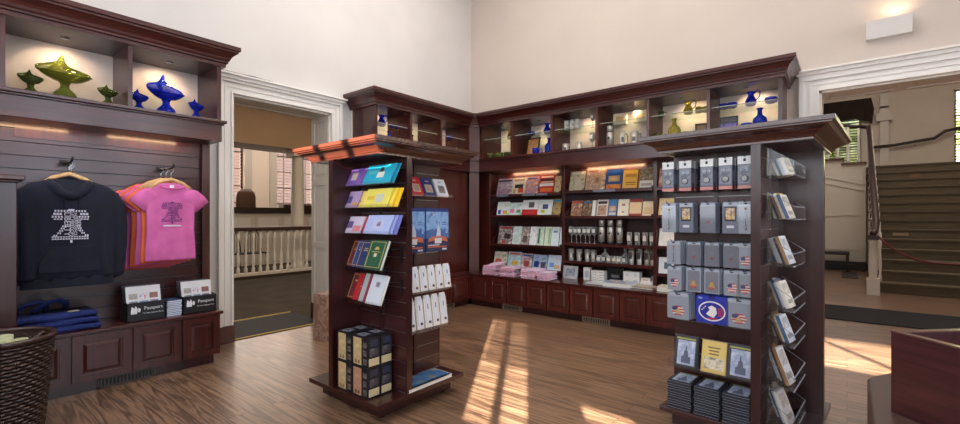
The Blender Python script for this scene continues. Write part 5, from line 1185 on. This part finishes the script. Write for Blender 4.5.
for n, (a, b) in enumerate(wins):
    mb = MB(); x = CW-.12; z0, z1 = 1.75, 4.9
    for q in ((a, a+.06), (b-.06, b), ((a+b)/2-.02, (a+b)/2+.02), (a+.30, a+.32), (b-.32, b-.30)): mb.box(x-.02, x+.02, q[0], q[1], z0, z1, blk)
    for z in (1.75, 2.28, 2.81, 3.34, 3.87, 4.4, 4.86): mb.box(x-.02, x+.02, a, b, z, z+.035, blk)
    o = struct(mb, 'window_%d' % (n+5))
    s = MB(); z = 1.8
    while z < 4.9: s.box(x+.05, x+.075, a+.03, b-.03, z, z+.02, plain((190, 150, 136), .6)); z += .10
    obj(s, 'blind', o)
    tr = MB()
    for q in ((a-.22, a), (b, b+.22)): tr.box(CW, CW+.06, q[0], q[1], 1.5, 5.1, trimW2)
    struct(tr, 'trim_%d' % (n+5))
t = thing('judges_bench', 'long white panelled bench with dark top behind the courtroom railing', 'bench', (-12.6, 6., 0))
w = MB(); w.box(-12.9, -12.55, 2.5, 9.5, 0, 1.42, trimW2)
for k in range(9): y = 2.6+.76*k; w.box(-12.55, -12.53, y, y+.68, .95, 1.36, trimW2); w.box(-12.53, -12.52, y+.06, y+.62, 1.01, 1.30, trimW)
part(w, 'panelled_front', t, world=True); part(MB().box(-13.0, -12.5, 2.45, 9.55, 1.42, 1.50, P(50, 34, 26)).box(-12.95, -12.52, 2.48, 9.52, 1.50, 1.58, P(44, 30, 24)), 'dark_top', t, world=True)
t = thing('leather_chair', 'brown rounded chair back showing above the dark bench top', 'chair', (-13.3, 5.7, 0))
m = MB(); m.rings([sup(24, .27, .10, z, .6, .8) for z in (0, .9, 1.5, 1.9)]+[sup(24, .24, .09, 2.03, .6, .8), sup(24, .14, .06, 2.12, .6, .8)], P(84, 58, 42), True); part(m, 'backrest', t); part(MB().box(-.3, .3, -.3, .3, .5, .6, P(70, 48, 36)), 'seat', t); t.rotation_euler = (0, 0, R(90))
solo(MB().box(-.15, .15, -.45, .45, 0, .10, P(60, 40, 30)), 'book_pile', 'dark closed ledger lying on the courtroom bench top', 'book', (-12.75, 6.9, 1.58))
t = thing('balustrade', 'white turned balustrade with dark handrail in the courtroom', 'railing', (-9.9, 4.8, 0))
part(MB().box(-9.97, -9.83, 2.4, 8.2, .06, .12, trimW2).box(-9.99, -9.81, 2.4, 8.2, 0, .06, P(60, 44, 34)), 'base_rail', t, world=True)
part(MB().box(-9.98, -9.82, 2.4, 8.2, 1.02, 1.10, P(58, 30, 26)), 'handrail', t, 'dark handrail', world=True, bevel=.015)
bp = MB().lathe([(.036, .12), (.036, .22), (.022, .24), (.028, .28), (.040, .36), (.034, .46), (.018, .56), (.016, .62), (.026, .66), (.018, .70), (.024, .82), (.036, .86), (.036, 1.02)], trimW, seg=12)
first = None
for k in range(26):
    y = 3.0+.155*k
    if first is None: first = part(bp, 'baluster', t); first.location = (0, y-4.8, 0)
    else: c = first.copy(); col.objects.link(c); c.parent = t; c.location = (0, y-4.8, 0)
t = thing('column', 'white round column behind the courtroom balustrade', 'column', (-10.35, 5.65, 0)); tag(t, None, None, None, 'structure')
part(MB().lathe([(.19, 0), (.19, .12), (.155, .16), (.15, 1.2), (.135, 2.75), (.15, 2.78)], trimW2, seg=24), 'shaft', t); part(MB().box(-.19, .19, -.19, .19, 2.78, 2.92, trimW2), 'capital', t)
struct(MB().box(-11.0, -10.1, -2., 13., 2.92, 4.4, tanW), 'beam_courtroom')
for i, y in enumerate((4.55, 5.05)):
    t = thing('windsor_chair', 'dark bow backed chair behind the balustrade, %s the column' % ('farther from' if i == 0 else 'nearer'), 'chair', (-11.2, y, 0), R(90), 'bow backed courtroom chairs')
    part(MB().box(-.22, .22, -.2, .2, .43, .46, blk), 'seat', t)
    for sx in (-1, 1):
        for sy in (-1, 1): part(MB().tube([(sx*.2, sy*.18, 0), (sx*.16, sy*.15, .43)], .014, blk, 6), 'leg', t)
    part(MB().tube([(.2*cos(a), .18, .46+.55*sin(a)) for a in [pi*k/14 for k in range(15)]], .014, blk, 6), 'bow', t)
    for k in range(5): part(MB().tube([(-.12+.06*k, .18, .46), (-.12+.06*k, .18, .46+.5*math.sqrt(1-((-.12+.06*k)/.2)**2))], .007, blk, 5), 'spindle', t)

# ------------------------------------------------------------------ stair hall beyond the back doorway
hallW = plaster('hall_plaster', (214, 200, 184), (222, 208, 194))
w = MB(); FY = 16.6
w.box(-2.6, -.75, FY, FY+.3, 0, 6.2, hallW); w.box(.32, 2.12, FY, FY+.3, 0, 6.2, hallW); w.box(3.0, 4.1, FY, FY+.3, 0, 6.2, hallW)
for a, b in ((-.75, .32), (2.12, 3.0)): w.box(a, b, FY, FY+.3, 0, 2.7, hallW); w.box(a, b, FY, FY+.3, 4.6, 6.2, hallW)
struct(w, 'wall_hall_far')
struct(MB().box(-2.7, -2.5, 6.28, 16.9, 0, 6.2, hallW), 'wall_hall_side'); struct(MB().box(4., 4.2, 6.28, 16.9, 0, 6.2, hallW), 'wall_hall_stairs'); struct(MB().box(-2.6, 4.1, 6.28, 16.9, 6.2, 6.3, hallW), 'ceiling_hall')
struct(MB().box(-2.6, 4.1, 6.281, 6.3, 2.9, 6.2, hallW), 'wall_hall_near')
leafM = pic([(120, 150, 70), (226, 232, 180), (70, 100, 50)], 3.)
treeM = leafM
hedge = MB(); rnd = random.Random(3)
for k in range(90):
    hedge.lathe([(.01, -.5), (.45, -.2), (.5, .15), (.3, .42), (.01, .5)], treeM, (rnd.uniform(-2.6, 3.8), rnd.uniform(20.5, 21.5), .42+4.4*(k/90)+rnd.uniform(0, .2)), 9)
o = solo(hedge, 'foliage', 'sunlit green foliage outside the stair landing windows', 'foliage'); o['kind'] = 'stuff'
for n, (a, b) in enumerate(((-.75, .32), (2.12, 3.0))):
    mb = MB(); y = FY+.12
    for q in ((a, a+.06), (b-.06, b), ((a+b)/2-.02, (a+b)/2+.02)): mb.box(q[0], q[1], y, y+.04, 2.7, 4.6, trimW2)
    for z in (2.7, 3.3, 3.9, 4.55): mb.box(a, b, y, y+.04, z, z+.05, trimW2)
    o = struct(mb, 'window_%d' % (n+8)); s = MB(); z = 2.72
    while z < 4.3: s.tbox(Matrix.Translation((0, FY+.05, z)) @ Matrix.Rotation(R(-20), 4, 'X'), a+.02, b-.02, -.03, .03, -.002, .002, plain((96, 74, 60), .6)); z += .075
    obj(s, 'blind', o)
t = thing('window_valance', 'dark brown swagged valance over the landing window', 'valance', (-.2, 16.45, 4.0))
m = MB(); pts = [(-1.0, .62), (.72, .62), (.78, .3), (.74, -.08), (.62, .0), (.4, .08), (-.2, .05), (-.8, -.02), (-1.0, .0)]
m.prism(pts, lambda u, v, k: (u, .12*k, v), cloth('brown_velvet', (34, 22, 18), (50, 34, 26))); part(m, 'fabric', t)
struct(MB().box(-6., 8., 17., 26., -.1, 0, P(96, 104, 80)), 'ground')
# stairs
tread = wood('worn_tread', (82, 70, 54), (106, 92, 72), 'X', rough=.7, coat=0.)
SX0, SX1, SY, SN, SR, ST = .42, 3.2, 10.42, 14, .18, .283
t = thing('staircase', 'broad worn wooden staircase rising to the landing', 'staircase', (1.8, SY, 0)); t['kind'] = 'structure'
for k in range(SN):
    w = MB(); y = SY+ST*k; w.box(SX0, SX1, y, SY+ST*SN, SR*k, SR*(k+1)-.03, tread).box(SX0-.03, SX1, y-.025, SY+ST*SN, SR*(k+1)-.03, SR*(k+1), tread); part(w, 'step', t, world=True)
LZ = SR*SN
struct(MB().box(.36, 4., SY+ST*SN, FY, LZ-.2, LZ, tread).box(-2.5, .36, 15.4, FY, LZ-.2, LZ, tread), 'floor_landing')
w = MB()
for k in range(SN): w.box(SX0-.045, SX0-.03, SY+ST*k+.02, SY+ST*k+.18, SR*k+.03, SR*k+.13, P(60, 40, 32))
part(w, 'stair_bracket', t, 'dark scrolled bracket', world=True)
w = MB(); w.prism([(SY, 0), (SY+ST*SN, 0), (SY+ST*SN, LZ), (SY, .1)], lambda u, v, k: (SX0-.03+.028*k, u, v), trimW2); part(w, 'stringer', t, world=True)
t = thing('newel_post', 'white turned newel post with dark cap at the foot of the stairs', 'post', (.34, 10.06, 0))
part(MB().box(-.085, .085, -.085, .085, 0, .28, trimW), 'plinth', t)
part(MB().lathe([(.075, .28), (.05, .31), (.06, .36), (.058, .6), (.045, .85), (.06, .88), (.06, .93)], trimW, seg=18), 'shaft', t); part(MB().box(-.075, .075, -.075, .075, .93, 1.0, P(50, 30, 26)), 'cap', t, 'dark cap')
t = thing('stair_balustrade', 'dark handrail with white balusters climbing beside the broad stairs', 'railing', (.40, SY, 0))
hr = P(52, 32, 28)
part(MB().tube([(.34, 10.06, 1.03), (.37, 10.3, 1.06), (.40, 10.6, 1.2), (.40, SY+ST*SN, LZ+.98), (.40, SY+ST*SN+.2, LZ+1.02)], .05, hr, 8), 'handrail', t, world=True)
bb = MB().lathe([(.026, 0), (.026, .10), (.016, .13), (.024, .3), (.014, .55), (.02, .62), (.02, .86)], trimW, seg=8)
ft = None
for k in range(SN):
    for f in (0,):
        if ft is None: ft = part(bb, 'baluster', t); ft.location = (.05, .12, SR)
        else: c = ft.copy(); col.objects.link(c); c.parent = t; c.location = (.05, .12+ST*k, SR*(k+1))
# second flight rising away from the landing, with panelled side
t = thing('upper_flight', 'white panelled side of the upper stair flight with brown tread ends', 'staircase', (-.6, 14.45, 0)); t['kind'] = 'structure'
st2 = [(-2.5, 0), (.36, 0), (.36, LZ-.02)]+[q_ for k in range(7) for q_ in ((.34-.42*k, LZ+.12*k-.02), (.34-.42*k, LZ+.12*(k+1)-.02))][1:]+[(-2.5, LZ+.84)]
part(MB().prism(st2, lambda u, v, k: (u, 14.42+.06*k, v), trimW2), 'side_panel', t, world=True)
for k in range(7): part(MB().box(.34-.42*(k+1)-.03, .34-.42*k+.03, 14.36, 15.4, LZ+.12*(k+1)-.02, LZ+.12*(k+1)+.02, P(96, 66, 50)), 'tread', t, world=True)
w = MB()
for z0, z1 in ((.5, .53), (1.35, 1.38)): w.box(-2.4, .3, 14.40, 14.42, z0, z1, trimW2)
w.prism([(-2.4, 2.9), (.3, 2.1), (.3, 2.13), (-2.4, 2.93)], lambda u, v, k: (u, 14.40+.02*k, v), trimW2); w.prism([(-2.4, 2.75), (.3, 1.95), (.3, 1.97), (-2.4, 2.77)], lambda u, v, k: (u, 14.40+.02*k, v), trimW2)
part(w, 'panel_moulding', t, world=True)
struct(MB().box(-2.5, .36, 14.385, 14.42, 0, .22, P(36, 26, 24)), 'baseboard_hall')
t = thing('upper_balustrade', 'white balusters and dark sloping handrail of the upper flight', 'railing', (-.4, 14.5, LZ))
part(MB().tube([(.40, 14.45, LZ+.98), (.1, 14.45, LZ+.92+.12), (-1.6, 14.45, LZ+1.6)], .045, hr, 8), 'handrail', t, world=True)
for k in range(10): x = .22-.2*k; part(MB().lathe([(.036, 0), (.036, .1), (.024, .13), (.034, .3), (.022, .6), (.03, .92)], trimW, (x, 14.45, LZ+.12*int((.34-x)/.42+1)), 8), 'baluster', t, world=True)
t = thing('wall_handrail', 'dark wall handrail curving up across the landing wall', 'railing', (1.6, 16.4, 3.3))
part(MB().tube([(.45, 16.45, 3.24), (1.0, 16.45, 3.26), (1.75, 16.45, 3.36), (1.95, 16.42, 3.52), (2.2, 16.42, 3.56), (2.3, 16.40, 3.44), (2.5, 16.3, 3.6), (2.7, 16.2, 3.9)], .038, hr, 8), 'rail', t, world=True)
for x in (.7, 1.4): part(MB().tube([(x, 16.45, 3.22), (x, 16.6, 3.2)], .015, brass, 6), 'bracket', t, world=True)
w = MB(); w.box(.70, .88, 16.48, 16.6, LZ, 4.35, trimW2).box(.62, .96, 16.44, 16.6, 3.95, 4.15, trimW2).box(.62, .96, 16.44, 16.6, 5.0, 5.2, trimW2).box(.70, .88, 16.48, 16.6, 4.3, 6.2, trimW2); struct(w, 'pillar_hall')
struct(MB().box(.32, 2.12, 16.56, 16.6, LZ, LZ+.10, P(40, 28, 26)), 'baseboard_landing')
solo(MB().box(-.10, .10, 0, .01, 0, .07, P(120, 80, 50)), 'stair_plaque', 'small brown plaque on a high stair riser', 'sign', (1.18, SY+ST*12-.012, SR*12+.03))
solo(MB().box(-.11, .11, 0, .01, 0, .06, P(150, 126, 100)), 'stair_plaque', 'tan plaque on a stair riser above the rope', 'sign', (.80, SY+ST*5-.012, SR*5+.05))
ropem = P(104, 30, 34)
solo(MB().tube([(.40, 10.0, 1.0), (.50, 9.98, .86), (.65, 9.96, .73), (.85, 9.95, .63), (1.05, 9.95, .59), (1.3, 9.95, .58), (1.6, 9.96, .64), (1.9, 9.98, .78), (2.2, 10.0, 1.0)], .017, ropem, 8), 'barrier_rope', 'dark red barrier rope sagging across the foot of the stairs', 'rope', (1., 9.95, .6), world=True)
t = thing('rope_post', 'brass post holding the far end of the barrier rope', 'post', (2.22, 10.0, 0)); part(MB().lathe([(.15, 0), (.15, .02), (.02, .04), (.02, 1.0), (.03, 1.04)], brass, seg=16), 'shaft', t)
t = thing('floor_register', 'dark iron floor register near the white stair panel', 'vent', (.05, 13.2, 0)); w = MB(); w.box(-.14, .14, -.75, .75, 0, .008, P(26, 22, 22))
for k in range(6): x = -.12+.048*k; w.box(x-.008, x+.008, -.75, .75, .008, .014, P(70, 58, 50))
part(w, 'grate', t)
t = thing('hall_bench', 'low dark bench against the white stair panel', 'bench', (-.35, 14.1, 0)); part(MB().box(-.4, .4, -.2, .2, .40, .47, P(30, 22, 22)), 'seat', t)
for sx in (-1, 1): part(MB().box(sx*.36-.03, sx*.36+.03, -.18, .18, 0, .40, P(30, 22, 22)), 'leg', t)
solo(MB().box(-2.2, 3.6, 7.3, 8.46, 0, .012, cloth('black_runner', (20, 20, 23), (30, 30, 34), 1., 4.)), 'carpet_runner', 'dark carpet runner crossing the hall floor', 'rug', (.7, 7.9, 0), world=True)

# wall sconce
t = thing('wall_sconce', 'white wedge shaped wall light above the stair doorway', 'wall lamp', (.31, YW, 3.05))
part(MB().prism([(0, 0), (-.05, 0), (-.115, .155), (0, .155)], lambda u, v, k: (-.165+.33*k, u, v), trimW), 'shade', t)
part(MB().box(-.12, .12, -.09, -.03, .150, .158, emit('sconce_lamp', (255, 196, 130), 1.5)), 'lamp', t, 'glowing lamp strip')

# ------------------------------------------------------------------ two tier display table
t = thing('display_table', 'dark red wood display table with raised rim and lower step', 'table', (.15, 2.668, 0), R(-45.7))
E1 = wood('table_mahogany', (52, 20, 25), (78, 34, 38), 'X', rough=.35); ED = wood('table_edge', (96, 66, 58), (118, 84, 74), 'X', rough=.35)
m = MB(); L, Wd, zt = .95, .62, .80
m.box(0, L, 0, .028, 0, zt, E1).box(0, L, Wd-.028, Wd, 0, zt, E1).box(0, .028, .028, Wd-.028, 0, zt, E1).box(L-.028, L, .028, Wd-.028, 0, zt, E1); part(m, 'side_panel', t)
m = MB(); m.box(-.002, L+.002, -.002, .03, zt, zt+.006, ED).box(-.002, L+.002, Wd-.03, Wd+.002, zt, zt+.006, ED).box(-.002, .03, .03, Wd-.03, zt, zt+.006, ED).box(L-.03, L+.002, .03, Wd-.03, zt, zt+.006, ED); part(m, 'rim', t)
part(MB().box(.028, L-.028, .028, Wd-.028, .66, .68, E1), 'well_floor', t)
ca, sa = cos(R(45.7)), sin(R(45.7))
pts = [((x-.15)*ca-(y-2.668)*sa, (x-.15)*sa+(y-2.668)*ca) for x, y in ((.083, 2.1), (.083, 3.13), (.10, 3.19), (.19, 3.35), (.8, 3.35), (.8, 2.1))]
part(MB().prism(pts, lambda u, v, k: (u, v, .45*k), plain((84, 62, 56), .4)), 'lower_step', t, 'lower dark step', bevel=.01)

# ------------------------------------------------------------------ light
def area(name, loc, rot, sx, sy, e, c, spread=None):
    l = bpy.data.lights.new(name, 'AREA'); l.shape = 'RECTANGLE'; l.size = sx; l.size_y = sy; l.energy = e; l.color = c
    if spread: l.spread = R(spread)
    o = bpy.data.objects.new(name, l); col.objects.link(o); o.location = loc; o.rotation_euler = [R(v) for v in rot]; return o
def spot(name, loc, rot, e, c, ang=110, r=.03):
    l = bpy.data.lights.new(name, 'SPOT'); l.energy = e; l.color = c; l.spot_size = R(ang); l.spot_blend = .7; l.shadow_soft_size = r
    o = bpy.data.objects.new(name, l); col.objects.link(o); o.location = loc; o.rotation_euler = [R(v) for v in rot]; return o
EL = .38
sd = Vector((-.66, 1, -EL)).normalized()
l = bpy.data.lights.new('sun', 'SUN'); l.energy = 95.; l.color = (1., .93, .81); l.angle = R(.53)
o = bpy.data.objects.new('sun', l); col.objects.link(o); o.rotation_euler = sd.to_track_quat('-Z', 'Y').to_euler()
DAY = (.84, .91, 1.); WARM = (1., .74, .48); NEUT = (1., .95, .89)
area('front_fill', (-1.6, -.9, 2.8), (90, 0, 0), 5.5, 2.4, 130, DAY)      # added fill facing the room, no windows around it
area('front_fill_low', (.6, -.9, 1.7), (90, 0, 0), 1.6, 1.6, 25, DAY)  # lower patch of added front fill, also without a window
area('ceiling_fill', (-2.2, 3.2, 5.5), (0, 0, 0), 4., 3., 205, NEUT)  # added overhead fill for the ambient level, no fixtures
for a, b in ((-.5, .7), (1.3, 2.5), (3.1, 4.3)): area('side_window_daylight', (5.98, (a+b)/2, 2.95), (90, 0, 90), b-a, 4.1, 60, (.66, .81, 1.))
for (x0, x1) in zip(NX, NX[1:]): spot('niche_lamp', ((x0+x1)/2+.06, 5.62, 2.688), (32, 0, 0), 11., WARM, 130)
for y0, y1 in zip(NY, NY[1:]): spot('niche_lamp', (-4.74, (y0+y1)/2+.06, 2.688), (0, 32, 0), 9., WARM, 130)
for y in (.66, 1.36): spot('niche_lamp', (-4.74, y, 2.688), (0, 32, 0), 9., WARM, 130)
for x in (-3.72, -2.44, -1.2): area('shelf_strip_light', (x, 5.68, 1.992), (14, 0, 0), .8, .03, 5.5, (1., .66, .36))
for y in (.45, 1.2): area('shelf_strip_light', (-4.66, y, 1.992), (0, 14, 0), .03, .5, 1.6, (1., .66, .36))
spot('sconce_uplight', (.36, YW-.10, 3.22), (170, 0, 0), 4.5, (1., .72, .45), 160, .05)
area('courtroom_fill', (-7.0, 4.5, 4.3), (0, 0, 0), 2.4, 5., 170, (1., .82, .62))  # added fill above the near floor, lifts the white balusters
area('courtroom_windows', (-14.2, 6.3, 3.2), (90, 0, -90), 5., 2.4, 110, (1., .90, .80))
area('dais_fill', (-12.6, 6.2, 4.3), (0, 0, 0), 2.4, 5., 110, (1., .92, .82))  # extra fill added to brighten the bench and far wall
area('hall_fill', (.8, 10.5, 6.0), (0, 0, 0), 3., 6., 200, (1., .92, .84))  # added overhead fill to brighten the stair hall
area('landing_window', (0., 16.4, 3.6), (-90, 0, 0), 1.2, 1.6, 14, DAY)
wd = bpy.data.worlds.new('sky'); wd.use_nodes = True; sc.world = wd
bgn = wd.node_tree.nodes['Background']; bgn.inputs['Color'].default_value = (.80, .88, 1., 1); bgn.inputs['Strength'].default_value = 2.0

# ------------------------------------------------------------------ camera
cd = bpy.data.cameras.new('camera'); cd.sensor_width = 36.; cd.lens = 449/960*36; cd.shift_y = 5.7/960; cd.clip_start = .05
co = bpy.data.objects.new('camera', cd); col.objects.link(co); co.location = (0, 0, 1.3); co.rotation_euler = (R(90), 0, R(39.26)); sc.camera = co
sc.view_settings.view_transform = 'Standard'; sc.view_settings.look = 'None'; sc.view_settings.gamma = 1; sc.view_settings.exposure = -.14
sc.view_settings.use_curve_mapping = False
sc.cycles.use_denoising = True
sc.cycles.max_bounces = 8; sc.cycles.transparent_max_bounces = 16; sc.cycles.caustics_reflective = False; sc.cycles.caustics_refractive = False
sc.cycles.sample_clamp_indirect = 6.
